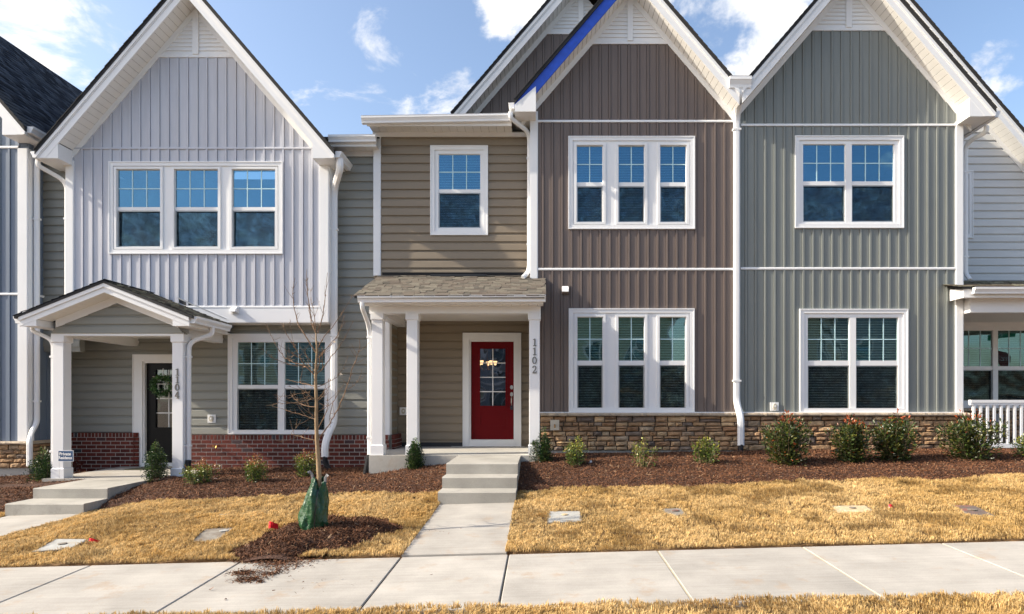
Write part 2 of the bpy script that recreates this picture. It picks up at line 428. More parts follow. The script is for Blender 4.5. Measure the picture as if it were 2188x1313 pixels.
# ------------------------------------------------------------------ mesh helpers
class MB:
    """collects faces for one mesh object"""

    def __init__(s):
        s.v, s.f = [], []

    def add(s, verts, faces):
        o = len(s.v)
        s.v += [tuple(v) for v in verts]
        s.f += [tuple(i + o for i in f) for f in faces]
        return s

    def box(s, x0, x1, y0, y1, z0, z1):
        return s.add([(x0, y0, z0), (x1, y0, z0), (x1, y1, z0), (x0, y1, z0), (x0, y0, z1), (x1, y0, z1), (x1, y1, z1), (x0, y1, z1)],
                     [(0, 1, 5, 4), (1, 2, 6, 5), (2, 3, 7, 6), (3, 0, 4, 7), (4, 5, 6, 7), (3, 2, 1, 0)])

    def prism_y(s, poly, y0, y1):
        """polygon in x,z (counter-clockwise seen from the street) pushed back along y"""
        n = len(poly)
        v = [(p[0], y0, p[1]) for p in poly] + [(p[0], y1, p[1]) for p in poly]
        f = [tuple(range(n)), tuple(range(2 * n - 1, n - 1, -1))]
        f += [(i, i + n, (i + 1) % n + n, (i + 1) % n) for i in range(n)]
        return s.add(v, f)

    def prism_x(s, poly, x0, x1):
        """polygon in y,z pushed along x"""
        n = len(poly)
        v = [(x0, p[0], p[1]) for p in poly] + [(x1, p[0], p[1]) for p in poly]
        f = [tuple(range(n)), tuple(range(2 * n - 1, n - 1, -1))]
        f += [(i, i + n, (i + 1) % n + n, (i + 1) % n) for i in range(n)]
        return s.add(v, f)

    def plate(s, x0, x1, z0, z1, holes, y0, y1):
        """flat slab with rectangular holes, as boxes that share no face plane overlap"""
        xs = sorted({x0, x1, *[min(max(h[0], x0), x1) for h in holes], *[min(max(h[1], x0), x1) for h in holes]})
        zs_ = sorted({z0, z1, *[min(max(h[2], z0), z1) for h in holes], *[min(max(h[3], z0), z1) for h in holes]})
        nx, nz = len(xs) - 1, len(zs_) - 1
        solid = [[not any(h[0] < (xs[i] + xs[i + 1]) / 2 < h[1] and h[2] < (zs_[j] + zs_[j + 1]) / 2 < h[3] for h in holes) for j in range(nz)] for i in range(nx)]
        ok = lambda i, j: 0 <= i < nx and 0 <= j < nz and solid[i][j]
        for i in range(nx):
            for j in range(nz):
                if not solid[i][j]:
                    continue
                a, b, c, d = xs[i], xs[i + 1], zs_[j], zs_[j + 1]
                s.add([(a, y0, c), (b, y0, c), (b, y0, d), (a, y0, d)], [(0, 1, 2, 3)])
                s.add([(a, y1, c), (b, y1, c), (b, y1, d), (a, y1, d)], [(3, 2, 1, 0)])
                if not ok(i - 1, j): s.add([(a, y0, c), (a, y0, d), (a, y1, d), (a, y1, c)], [(0, 1, 2, 3)])
                if not ok(i + 1, j): s.add([(b, y0, c), (b, y1, c), (b, y1, d), (b, y0, d)], [(0, 1, 2, 3)])
                if not ok(i, j - 1): s.add([(a, y0, c), (a, y1, c), (b, y1, c), (b, y0, c)], [(0, 1, 2, 3)])
                if not ok(i, j + 1): s.add([(a, y0, d), (b, y0, d), (b, y1, d), (a, y1, d)], [(0, 1, 2, 3)])
        return s

    def tube(s, pts, rad, n=6, cap=True):
        """round tube along points; rad is a number or one per point"""
        pts = [Vector(p) for p in pts]
        rads = rad if isinstance(rad, (list, tuple)) else [rad] * len(pts)
        rings = []
        for i, p in enumerate(pts):
            t = (pts[min(i + 1, len(pts) - 1)] - pts[max(i - 1, 0)])
            t = t.normalized() if t.length > 1e-9 else Vector((0, 0, 1))
            ref = Vector((0, 1, 0)) if abs(t.y) < .9 else Vector((1, 0, 0))
            a = t.cross(ref).normalized(); b = t.cross(a)
            rings.append([p + (a * math.cos(k / n * math.tau) + b * math.sin(k / n * math.tau)) * rads[i] for k in range(n)])
        v = [q for r in rings for q in r]
        f = []
        for i in range(len(pts) - 1):
            for k in range(n):
                f.append((i * n + k, i * n + (k + 1) % n, (i + 1) * n + (k + 1) % n, (i + 1) * n + k))
        if cap:
            f += [tuple(range(n - 1, -1, -1)), tuple(range((len(pts) - 1) * n, len(pts) * n))]
        return s.add(v, f)

    def sweep(s, pts, w, h, ref=Vector((0, 1, 0))):
        """rounded rectangular pipe w (across ref) by h (along ref)"""
        pts = [Vector(p) for p in pts]
        c = .28
        prof = [(-.5, -.5 + c), (-.5 + c, -.5), (.5 - c, -.5), (.5, -.5 + c), (.5, .5 - c), (.5 - c, .5), (-.5 + c, .5), (-.5, .5 - c)]
        n = len(prof); v = []
        for i, p in enumerate(pts):
            t = (pts[min(i + 1, len(pts) - 1)] - pts[max(i - 1, 0)]).normalized()
            a = t.cross(ref)
            a = a.normalized() if a.length > .1 else Vector((1, 0, 0))
            b = a.cross(t).normalized()
            v += [p + a * q[0] * w + b * q[1] * h for q in prof]
        f = []
        for i in range(len(pts) - 1):
            for k in range(n):
                f.append((i * n + k, i * n + (k + 1) % n, (i + 1) * n + (k + 1) % n, (i + 1) * n + k))
        f += [tuple(range(n - 1, -1, -1)), tuple(range((len(pts) - 1) * n, len(pts) * n))]
        return s.add(v, f)

    def build(s, name, m, parent=None, smooth=False):
        me = bpy.data.meshes.new(name)
        me.from_pydata(s.v, [], s.f)
        me.update()
        if smooth:
            me.polygons.foreach_set('use_smooth', [True] * len(me.polygons))
        return link(name, me, m, parent)


def link(name, me, m, parent=None):
    if m is not None and not me.materials:
        me.materials.append(m if not isinstance(m, str) else M[m])
    o = bpy.data.objects.new(name, me)
    COL.objects.link(o)
    if parent is not None:
        o.parent = parent
        if parent.type == 'EMPTY':
            o.matrix_parent_inverse = inv(parent)
        else:
            o.matrix_parent_inverse = inv(parent)
    return o


def inv(o):
    """inverse of the parent's world matrix, so that children keep world coordinates"""
    from mathutils import Matrix
    m = Matrix.LocRotScale(o.location, o.rotation_euler, o.scale)
    p = o.parent
    if p is not None:
        m = Matrix.LocRotScale(p.location, p.rotation_euler, p.scale) @ o.matrix_parent_inverse @ m
    return m.inverted()


def thing(name, label, cat, loc=(0, 0, 0), group=None):
    o = bpy.data.objects.new(name, None)
    o.empty_display_size = .2
    o.location = loc
    COL.objects.link(o)
    return tag(o, label, cat, group)


def tag(o, label=None, cat=None, group=None, kind=None):
    if label: o['label'] = label
    if cat: o['category'] = cat
    if group: o['group'] = group
    if kind: o['kind'] = kind
    return o


def struct(o):
    o['kind'] = 'structure'
    return o


def box(name, m, parent, x0, x1, y0, y1, z0, z1):
    return MB().box(x0, x1, y0, y1, z0, z1).build(name, m, parent)


def arrays_mesh(name, v, f, cols, m, parent=None):
    """fast mesh from numpy arrays; f is (n,k); cols one colour per vertex"""
    v = np.asarray(v, np.float32); f = np.asarray(f, np.int32)
    me = bpy.data.meshes.new(name)
    nv, (nf, k) = len(v), f.shape
    me.vertices.add(nv); me.vertices.foreach_set('co', v.ravel())
    me.loops.add(nf * k); me.loops.foreach_set('vertex_index', f.ravel())
    me.polygons.add(nf); me.polygons.foreach_set('loop_start', np.arange(0, nf * k, k, dtype=np.int32))
    me.polygons.foreach_set('loop_total', np.full(nf, k, np.int32))
    me.update(calc_edges=True)
    if cols is not None:
        a = me.attributes.new('col', 'FLOAT_COLOR', 'POINT')
        c = np.ones((nv, 4), np.float32); c[:, :3] = cols
        a.data.foreach_set('color', c.ravel())
    return link(name, me, m, parent)


def fillet(pts, r, n=5):
    """round the corners of a polyline"""
    pts = [Vector(p) for p in pts]
    out = [pts[0]]
    for i in range(1, len(pts) - 1):
        a, b, c = pts[i - 1], pts[i], pts[i + 1]
        d1 = (a - b); d2 = (c - b)
        q = min(r, d1.length * .48, d2.length * .48)
        s, e = b + d1.normalized() * q, b + d2.normalized() * q
        for k in range(n + 1):
            t = k / n
            out.append(s * (1 - t) ** 2 + b * 2 * t * (1 - t) + e * t * t)
    out.append(pts[-1])
    return out


_unit = {}


def unit_block(m, kind='box', variant=0):
    """shared 1x1x1 meshes: chamfered box, rough stone"""
    key = (m, kind, variant)
    if key in _unit:
        return _unit[key]
    r = random.Random(variant * 31 + 5)
    if kind == 'box':
        c = .04
        mb = MB()
        mb.add([(-.5, -.5 + c, -.5), (.5, -.5 + c, -.5), (.5, -.5 + c, .5), (-.5, -.5 + c, .5),
                (-.5 + c, -.5, -.5 + c), (.5 - c, -.5, -.5 + c), (.5 - c, -.5, .5 - c), (-.5 + c, -.5, .5 - c),
                (-.5, .5, -.5), (.5, .5, -.5), (.5, .5, .5), (-.5, .5, .5)],
               [(4, 5, 6, 7), (0, 1, 5, 4), (1, 2, 6, 5), (2, 3, 7, 6), (3, 0, 4, 7), (1, 0, 8, 9), (2, 1, 9, 10), (3, 2, 10, 11), (0, 3, 11, 8)])
    else:
        n = 4
        v, f = [], []
        for j in range(n):
            for i in range(n):
                u, w = i / (n - 1) - .5, j / (n - 1) - .5
                edge = i in (0, n - 1) or j in (0, n - 1)
                y = -.18 if edge else -.5 + r.uniform(0, .2)
                if edge:
                    u *= r.uniform(.9, 1.0); w *= r.uniform(.86, 1.0)
                else:
                    u *= 1.25; w *= 1.2
                v.append((u, y, w))
        for j in range(n - 1):
            for i in range(n - 1):
                f.append((j * n + i, j * n + i + 1, (j + 1) * n + i + 1, (j + 1) * n + i))
        ring = [0, 1, 2, 3, 7, 11, 15, 14, 13, 12, 8, 4]
        o = len(v)
        v += [(v[k][0], .5, v[k][2]) for k in ring]
        for k in range(12):
            f.append((ring[(k + 1) % 12], ring[k], o + k, o + (k + 1) % 12))
        mb = MB().add(v, f)
    me = bpy.data.meshes.new('%s_block' % kind)
    me.from_pydata(mb.v, [], mb.f); me.update()
    me.materials.append(M[m])
    _unit[key] = me
    return me


def piece(name, me, parent, c, size, rot=(0, 0, 0)):
    o = bpy.data.objects.new(name, me)
    COL.objects.link(o)
    o.location = c; o.scale = size; o.rotation_euler = rot
    if parent is not None:
        o.parent = parent
        o.matrix_parent_inverse = inv(parent)
    return o


# ------------------------------------------------------------------ the ground
YS_NEAR, YS_FAR, Y_KERB = 4.93, 6.51, 2.6


def sstep(t):
    t = np.clip(t, 0, 1)
    return t * t * (3 - 2 * t)


def zs(x):
    return .011 + .0262 * (np.clip(x, -40, 40) + .34)


def z_found(x):
    left = .19 - .04 * np.clip(-6.5 - x, 0, 6)
    right = .50 + .012 * (np.clip(x, -5, 20) - 1.7)
    return left + (right - left) * sstep((x + 3.5) / 2.0)


def gz(x, y):
    """height of the ground (no mulch, no turf)"""
    x = np.asarray(x, float); y = np.asarray(y, float)
    z = zs(x) + .03 * np.minimum(y - YS_FAR, 0) * (y > -5)
    z = z + .2 * np.clip((y - YS_FAR) / 3.09, 0, 1)
    tz = np.interp(y, [YS_FAR, 9.43, 11.2], [0, 1, 2])
    zw = np.where(tz < 1, zs(x) + (-.125 - zs(-7.45)) * tz, -.125 + .28 * (tz - 1))
    z = z + (np.minimum(zw - .012, z) - z) * sstep((-5.6 - x) / 1.25) * (y > YS_FAR)
    t = sstep((y - 9.5) / 2.2) * (1 - .75 * sstep((-6.3 - x) / .5) * (y < 11.0))
    z = z + (z_found(x) - z) * t
    road = zs(x) + .03 * (Y_KERB - YS_FAR) - .16
    z = np.where(y < Y_KERB - .2, road - .05, z)
    z = z + .16 * (y < -6.0)
    return z


def bed_edge(x):
    """where the turf stops and the mulch begins"""
    x = np.asarray(x, float)
    return 9.62 + .10 * np.sin(x * 1.7 + .6) + .06 * np.sin(x * 3.9) + .10 * np.clip((x - 2) / 6, 0, 1) - .12 * np.exp(-((x + .2) / .5) ** 2)


gx = np.concatenate([[-400, -200, -100, -60], np.arange(-40, 40.01, .4), [60, 100, 200, 400]])
gy = np.concatenate([[-300, -150, -80, -40, -20, -10, -6.2, -6.0, -3, 0, 2.39, 2.42], np.arange(2.6, 13.6, .2), [16, 20, 30, 50, 100, 200, 400]])
GX, GY = np.meshgrid(gx, gy)
GZ = gz(GX, GY)
nx_, ny_ = len(gx), len(gy)
idx = np.arange(nx_ * ny_).reshape(ny_, nx_)
gf = np.stack([idx[:-1, :-1], idx[:-1, 1:], idx[1:, 1:], idx[1:, :-1]], -1).reshape(-1, 4)
gv = np.stack([GX, GY, GZ - .03], -1).reshape(-1, 3)
ground = struct(arrays_mesh('ground', gv, gf, None, M['soil']))

# sidewalk, slab by slab
sidewalk = MB()
for a, b in ((-24, 24),):
    q = []
    for x in (a, b):
        for y in (YS_NEAR + .02, YS_FAR - .02):
            q.append((x, y, float(zs(x) + .03 * (y - YS_FAR)) - .012))
    sidewalk.add([q[0], q[2], q[3], q[1], *[(p[0], p[1], p[2] - .1) for p in (q[0], q[2], q[3], q[1])]], [(0, 1, 2, 3), (0, 4, 5, 1), (2, 6, 7, 3)])
sidewalk = struct(sidewalk.build('sidewalk', 'joint'))
JOINTS = [-12.3, -10.8, -9.25, -7.72, -6.22, -4.67, -3.11, -1.45, -.335, 1.21, 2.706, 4.149, 5.66, 7.18, 8.7, 10.2, 11.7, 13.2]


def slab_mesh(mb, x0, x1, y0, y1, zf, th=.1, c=.008):
    """slab with eased edges following the height function"""
    def q(x, y, dz):
        return (x, y, float(zf(x, y)) + dz)
    outer = [(x0, y0), (x1, y0), (x1, y1), (x0, y1)]
    inner = [(x0 + c, y0 + c), (x1 - c, y0 + c), (x1 - c, y1 - c), (x0 + c, y1 - c)]
    v = [q(*p, 0) for p in inner] + [q(*p, -c) for p in outer] + [q(*p, -th) for p in outer]
    f = [(0, 1, 2, 3)] + [(4 + i, 4 + (i + 1) % 4, (i + 1) % 4, i) for i in range(4)] + [(8 + i, 8 + (i + 1) % 4, 4 + (i + 1) % 4, 4 + i) for i in range(4)]
    return mb.add(v, f)


walk_z = lambda x, y: zs(x) + .03 * (y - YS_FAR)
for a, b in zip(JOINTS[:-1], JOINTS[1:]):
    slab_mesh(MB(), a + .007, b - .007, YS_NEAR, YS_FAR, walk_z).build('paving_slab', 'walk', sidewalk)
for j in JOINTS[9:]:        # these joints are packed with pale grit
    MB().add([(j - .008, YS_NEAR, float(walk_z(j, YS_NEAR)) - .006), (j + .008, YS_NEAR, float(walk_z(j, YS_NEAR)) - .006), (j + .008, YS_FAR, float(walk_z(j, YS_FAR)) - .006), (j - .008, YS_FAR, float(walk_z(j, YS_FAR)) - .006)], [(0, 1, 2, 3)]).build('joint_filler', 'joint_pale', sidewalk)

# kerb and road on the camera's side, and the far pavement
kb = MB()
rz = lambda x: float(zs(x)) + .03 * (Y_KERB - YS_FAR)
for x in range(-40, 40, 4):
    v = []
    for xx in (x, x + 4):
        v += [(xx, Y_KERB - .15, rz(xx) - .16), (xx, Y_KERB - .15, rz(xx)), (xx, Y_KERB, rz(xx)), (xx, Y_KERB, rz(xx) - .1)]
    kb.add(v, [(0, 4, 5, 1), (1, 5, 6, 2), (2, 6, 7, 3)])
struct(kb.build('kerb', 'steps'))
rd = MB()
for x in range(-40, 40, 4):
    rd.add([(x, -6, rz(x) - .16), (x + 4, -6, rz(x + 4) - .16), (x + 4, Y_KERB - .15, rz(x + 4) - .16), (x, Y_KERB - .15, rz(x) - .16)], [(0, 1, 2, 3)])
struct(rd.build('road', 'road'))

# front walks
W2 = (-1.45, -.36)       # walk of the red-door house
W1 = (-8.02, -6.90)      # walk of the wreath-door house
STEP2_Y, STEP1_Y = 8.93, 9.43
w2z = lambda x, y: .020 + .0262 * (x + .9) + (y - YS_FAR) / (STEP2_Y - YS_FAR) * .124
w1z = lambda x, y: float(zs(-7.45)) + .0262 * (x + 7.45) + (y - YS_FAR) / (STEP1_Y - YS_FAR) * (-.107 - float(zs(-7.45)))
walk2 = struct(slab_mesh(MB(), W2[0], W2[1], YS_FAR + .012, 7.62, w2z).build('front_path', 'walk'))
slab_mesh(MB(), W2[0], W2[1], 7.628, STEP2_Y + .05, w2z).build('paving_slab', 'walk', walk2)
walk1 = struct(slab_mesh(MB(), W1[0], W1[1], YS_FAR + .012, 7.75, w1z).build('front_path', 'walk'))
slab_mesh(MB(), W1[0], W1[1], 7.758, STEP1_Y + .05, w1z).build('paving_slab', 'walk', walk1)


def steps(name, x0, x1, edges, y_end, z_bot, label):
    """edges: (y front, z top) from the lowest step up; one solid with eased nosings"""
    poly = [(y_end, z_bot), (edges[0][0], z_bot)]
    for k, (y, z) in enumerate(edges):
        poly += [(y, z - .012), (y + .012, z)]
        if k + 1 < len(edges):
            poly += [(edges[k + 1][0], z)]
    poly.append((y_end, edges[-1][1]))
    mb = MB().prism_x(poly, x0, x1)
    o = mb.build(name, 'steps')
    return tag(o, label, 'steps')


steps('concrete_steps', -1.47, -.36, [(8.93, .307), (9.32, .472), (9.72, .636)], 11.146, -.1, 'three grey concrete steps rising to the porch with the red door')
steps('concrete_steps', -8.06, -6.88, [(9.43, .058), (9.95, .221)], 11.126, -.35, 'two low concrete steps leading to the black door with the wreath')


# ------------------------------------------------------------------ siding
def minus(a, b, cuts):
    """interval a..b without the cuts"""
    out = [(a, b)]
    for c0, c1 in cuts:
        nxt = []
        for s, e in out:
            if c1 <= s or c0 >= e:
                nxt.append((s, e)); continue
            if c0 > s: nxt.append((s, c0))
            if c1 < e: nxt.append((c1, e))
        out = nxt
    return out


def cut_profile(prof, k, cuts):
    """insert points where the k-th coordinate crosses a cut"""
    out = [prof[0]]
    for p, q in zip(prof[:-1], prof[1:]):
        for c in sorted(c for c in cuts if p[k] + 1e-6 < c < q[k] - 1e-6):
            t = (c - p[k]) / (q[k] - p[k])
            out.append(tuple(p[i] + (q[i] - p[i]) * t for i in range(2)))
        out.append(q)
    return out


def build_islands(mb, name, m, part):
    """one object for each connected piece"""
    par = list(range(len(mb.f)))

    def find(i):
        while par[i] != i:
            i = par[i]
        return i
    seen = {}
    key = lambda p: (round(p[0], 4), round(p[1], 4), round(p[2], 4))
    for i, f in enumerate(mb.f):
        n = len(f)
        ks = [key(mb.v[k]) for k in f]
        # faces join along an edge or part of an edge: sample both ends and the shared line of the strip
        for a in ks:
            if a in seen:
                par[find(i)] = find(seen[a])
            seen[a] = i
    # strips that share a line but not its end points
    vert = {}
    for i, f in enumerate(mb.f):
        vs = [mb.v[k] for k in f]
        for a, b in zip(vs, vs[1:] + vs[:1]):
            if abs(a[0] - b[0]) < 1e-6 and abs(a[1] - b[1]) < 1e-6:
                vert.setdefault(('x', round(a[0], 4), round(a[1], 4)), []).append((min(a[2], b[2]), max(a[2], b[2]), i))
            elif abs(a[2] - b[2]) < 1e-6 and abs(a[1] - b[1]) < 1e-6:
                vert.setdefault(('z', round(a[2], 4), round(a[1], 4)), []).append((min(a[0], b[0]), max(a[0], b[0]), i))
    for lst in vert.values():
        for u in range(len(lst)):
            for w in range(u):
                if min(lst[u][1], lst[w][1]) - max(lst[u][0], lst[w][0]) > 1e-4:
                    par[find(lst[u][2])] = find(lst[w][2])
    groups = {}
    for i in range(len(mb.f)):
        groups.setdefault(find(i), []).append(i)
    for g in groups.values():
        q = MB()
        for i in g:
            q.add([mb.v[k] for k in mb.f[i]], [tuple(range(len(mb.f[i])))])
        q.build(name, m, part)


def batten_wall(part, y, x0, x1, z0, top, m, openings=(), pitch=.1873, phase=0.0, name='siding_board'):
    """vertical board-and-batten vinyl, one object per board; top: number or function of x"""
    topf = top if callable(top) else (lambda x: top)
    x = x0 - ((x0 - phase) % pitch)
    while x < x1 - 1e-4:
        a, b = x, x + pitch
        prof = [(a, -.014), (a + pitch * .36, -.0125), (b - .057, -.014), (b - .053, -.002), (b - .050, -.002), (b - .047, -.029), (b - .011, -.030), (b - .008, -.002), (b - .004, -.002), (b - .001, -.014), (b, -.014)]
        prof = cut_profile(prof, 0, [x0, x1])
        prof = [p for p in prof if x0 - 1e-6 <= p[0] <= x1 + 1e-6]
        x = b
        if len(prof) < 2:
            continue
        prof = cut_profile(prof, 0, [h[0] for h in openings] + [h[1] for h in openings])
        mb = MB()
        for p, q in zip(prof[:-1], prof[1:]):
            mid = (p[0] + q[0]) / 2
            t0, t1 = topf(p[0]), topf(q[0])
            if max(t0, t1) <= z0 + .01:
                continue
            cuts = [(h[2], h[3]) for h in openings if h[0] < mid < h[1]]
            tm = min(t0, t1)
            for s, e in minus(z0, tm, cuts):
                last = abs(e - tm) < 1e-6
                mb.add([(p[0], y + p[1], s), (q[0], y + q[1], s), (q[0], y + q[1], max(s, t1) if last else e), (p[0], y + p[1], max(s, t0) if last else e)], [(0, 1, 2, 3)])
        if mb.f:
            build_islands(mb, name, m, part)


def lap_wall(part, y, z0, z1, xl, xr, m, openings=(), pitch=.1745, phase=0.0, name='siding_course', flip=None):
    """horizontal dutch-lap vinyl, one object per course; xl, xr: numbers or functions of z.
    flip=(px, sign): wall runs back along y instead, starting at x=px"""
    fl = xl if callable(xl) else (lambda z: xl)
    fr = xr if callable(xr) else (lambda z: xr)
    z = z0 - ((z0 - phase) % pitch)
    while z < z1 - 1e-4:
        a, b = z, z + pitch
        prof = [(-.001, a - .0002), (-.026, a), (-.029, a + .008), (-.021, a + pitch * .70), (-.016, a + pitch * .76), (-.004, a + pitch * .84), (-.0025, b)]
        z = b
        prof = cut_profile(prof, 1, [z0, z1])
        prof = [p for p in prof if z0 - 1e-3 <= p[1] <= z1 + 1e-6]
        if len(prof) < 2:
            continue
        prof = cut_profile(prof, 1, [h[2] for h in openings] + [h[3] for h in openings])
        mb = MB()
        for p, q in zip(prof[:-1], prof[1:]):
            mid = (p[1] + q[1]) / 2
            l, r = fl(mid), fr(mid)
            if r - l < .01:
                continue
            cuts = [(h[0], h[1]) for h in openings if h[2] < mid < h[3]]
            for s, e in minus(l, r, cuts):
                s0 = fl(p[1]) if abs(s - l) < 1e-6 else s
                s1 = fl(q[1]) if abs(s - l) < 1e-6 else s
                e0 = fr(p[1]) if abs(e - r) < 1e-6 else e
                e1 = fr(q[1]) if abs(e - r) < 1e-6 else e
                if flip is None:
                    mb.add([(s0, y + p[0], p[1]), (e0, y + p[0], p[1]), (e1, y + q[0], q[1]), (s1, y + q[0], q[1])], [(0, 1, 2, 3)])
                else:
                    px, sg = flip
                    mb.add([(px - sg * p[0], s0, p[1]), (px - sg * p[0], e0, p[1]), (px - sg * q[0], e1, q[1]), (px - sg * q[0], s1, q[1])], [(0, 1, 2, 3)])
        if mb.f:
            build_islands(mb, name, m, part)


def rect_px(x0, y0, x1, y1, d):
    """pixel box -> (x0,x1,z0,z1) on the plane y=d"""
    return (X(x0, d), X(x1, d), Z(y1, d), Z(y0, d))


# ------------------------------------------------------------------ windows
def window(house, d, casing, cols, yu, yl, nv=2, nh=1, blind=.0, screen=True, case_w=.085, label=None, ground=False):
    """single-hung windows in one casing. casing, cols and sash heights in photograph pixels on the wall plane y=d.
    blind: 0 none, else slat angle. returns the wall opening"""
    cx0, cx1, cz0, cz1 = rect_px(*casing, d)
    w = case_w
    # mitred casing with a raised back band
    mb = MB()
    for (a0, a1, ya, yb2) in ((0.0, .022, -.050, 0), (.022, w, -.040, 0)):
        o0, o1 = (cx0 + a0, cx1 - a0, cz0 + a0, cz1 - a0), (cx0 + a1, cx1 - a1, cz0 + a1, cz1 - a1)
        c0 = [(o0[0], o0[2]), (o0[1], o0[2]), (o0[1], o0[3]), (o0[0], o0[3])]
        c1 = [(o1[0], o1[2]), (o1[1], o1[2]), (o1[1], o1[3]), (o1[0], o1[3])]
        for i in range(4):
            j = (i + 1) % 4
            v = [(*c0[i],), (*c0[j],), (*c1[j],), (*c1[i],)]
            mb.add([(p[0], d + ya, p[1]) for p in v] + [(p[0], d + yb2, p[1]) for p in v],
                   [(0, 1, 2, 3), (0, 4, 5, 1), (2, 6, 7, 3)])
    win = mb.build('window', 'white', house)
    if label:
        win['label'] = label
    ix0, ix1, iz0, iz1 = cx0 + w - .004, cx1 - w + .004, cz0 + w - .004, cz1 - w + .004
    up = [(X(a, d), X(b, d), Z(yu[1], d), Z(yu[0], d)) for a, b in cols]
    lo = [(X(a, d), X(b, d), Z(yl[1], d), Z(yl[0], d)) for a, b in cols]
    # master frame: jambs, mullions, meeting rails; lower sash sits deeper
    fr = MB()
    fr.plate(ix0, ix1, iz0, iz1, [(u[0] - .008, u[1] + .008, l[2] - .01, u[3] + .008) for u, l in zip(up, lo)], d - .018, d + .07)
    fr.build('frame', 'white', win)
    wide = len(cols) > 1 and X(cols[1][0], d) - X(cols[0][1], d) > .2
    for u, l in zip(up, lo):
        s = MB()
        if wide:
            q = .062
            s.plate(u[0] - q, u[1] + q, l[2] - .05, u[3] + .05, [(u[0] - .012, u[1] + .012, l[2] - .012, u[3] + .012)], d - .036, d - .0185)
        s.plate(u[0] - .02, u[1] + .02, u[2] - .006, u[3] + .02, [u], d + .006, d + .03)
        s.box(u[0] - .012, u[1] + .012, d - .004, d + .03, l[3] + .004, u[2] - .002)
        s.plate(l[0] - .02, l[1] + .02, l[2] - .02, l[3] + .012, [l], d + .034, d + .06)
        s.build('sash', 'white', win)
        MB().box(u[0] - .004, u[1] + .004, d + .016, d + .019, u[2] - .004, u[3] + .004).build('pane', 'glass_ground' if ground else 'glass', win)
        MB().box(l[0] - .004, l[1] + .004, d + .046, d + .049, l[2] - .004, l[3] + .004).build('pane', 'glass_ground_low' if ground else 'glass_low', win)
        g = MB()
        t = .009
        for k in range(nv):
            xx = u[0] + (u[1] - u[0]) * (k + 1) / (nv + 1)
            g.box(xx - t, xx + t, d + .010, d + .0155, u[2], u[3])
        for k in range(nh):
            zz = u[2] + (u[3] - u[2]) * (k + 1) / (nh + 1)
            g.box(u[0], u[1], d + .0095, d + .015, zz - t, zz + t)
        g.build('muntin', 'muntin', win)
        if screen:
            sc = MB().box(l[0] + .012, l[1] - .012, d + .012, d + .013, l[2] + .012, l[3] - .012)
            sc.build('insect_screen', 'screen', win)
            MB().plate(l[0] - .002, l[1] + .002, l[2] - .002, l[3] + .004, [(l[0] + .014, l[1] - .014, l[2] + .014, l[3] - .014)], d + .008, d + .017).build('screen_frame', 'steel', win)
        if blind:
            b = MB()
            z = l[2] + .02
            while z < u[3] - .02:
                dy, dz = .024 * math.cos(blind), .024 * math.sin(blind)
                yc = d + .115
                b.add([(u[0] - .03, yc - dy, z - dz), (u[1] + .03, yc - dy, z - dz), (u[1] + .03, yc + dy, z + dz), (u[0] - .03, yc + dy, z + dz)], [(0, 1, 2, 3)])
                z += .05
            bl = b.build('blind', 'blind', win)
            bl['kind'] = 'stuff'
    return (cx0 + .03, cx1 - .03, cz0 + .03, cz1 - .03)


# ------------------------------------------------------------------ gutters, downspouts
def gutter(parent, p0, p1, out, name='gutter', h=.12, w=.12, sag=0.0):
    """K-style gutter between two points (back top edge), out = outward unit vector"""
    p0, p1, out = Vector(p0), Vector(p1), Vector(out)
    prof = [(0, 0), (0, -h), (w * .68, -h), (w * .72, -h * .72), (w * .93, -h * .36), (w, -h * .30), (w, -.004), (w + .004, .004), (w - .012, .004), (w - .012, -h * .28), (w * .62, -h * .92), (.01, -h * .92), (.01, 0)]
    v = []
    for p in (p0, p1):
        v += [p + out * a + Vector((0, 0, b)) for a, b in prof]
    n = len(prof)
    f = [(i, (i + 1) % n, (i + 1) % n + n, i + n) for i in range(n)]
    mb = MB().add(v, f)
    # end caps
    capp = [0, 1, 2, 3, 4, 5, 6]
    mb.add([v[i] for i in capp], [tuple(range(7))])
    mb.add([v[i + n] for i in capp], [tuple(range(6, -1, -1))])
    return mb.build(name, 'white', parent)


def downspout(parent, pts, w=.085, h=.062, ref=(0, 1, 0), straps=(), tail=None, r=.1):
    path = fillet(pts, r)
    o = MB().sweep(path, w, h, Vector(ref)).build('downspout', 'white', parent, smooth=False)
    for z in straps:
        a = pts[-1]
        for p, q in zip(pts[:-1], pts[1:]):
            p, q = Vector(p), Vector(q)
            if min(p.z, q.z) <= z <= max(p.z, q.z) and abs(q.z - p.z) > .3:
                c = p.lerp(q, (z - p.z) / (q.z - p.z))
                ww, hh = (h, w) if ref[0] else (w, h)
                box('strap', 'white', o, c.x - ww * .62, c.x + ww * .62, c.y - hh * .56, c.y + hh * .5, z - .018, z + .018)
                break
    if tail:
        pp = fillet(tail, .08)
        # corrugated black hose
        pts2, rad = [], []
        L = [Vector(p) for p in pp]
        tot = sum((b - a).length for a, b in zip(L[:-1], L[1:]))
        n = max(8, int(tot / .012))
        acc, seg = 0, 0
        lens = [(b - a).length for a, b in zip(L[:-1], L[1:])]
        for k in range(n + 1):
            s = tot * k / n
            i, t = 0, s
            while i < len(lens) - 1 and t > lens[i]:
                t -= lens[i]; i += 1
            pts2.append(L[i].lerp(L[i + 1], min(1, t / max(lens[i], 1e-6))))
            rad.append(.052 if k % 2 else .044)
        MB().tube(pts2, rad, 12).build('drain_hose', 'dark', o)
    return o


# ------------------------------------------------------------------ steep gable with rake boards and soffit
SL = 1.165


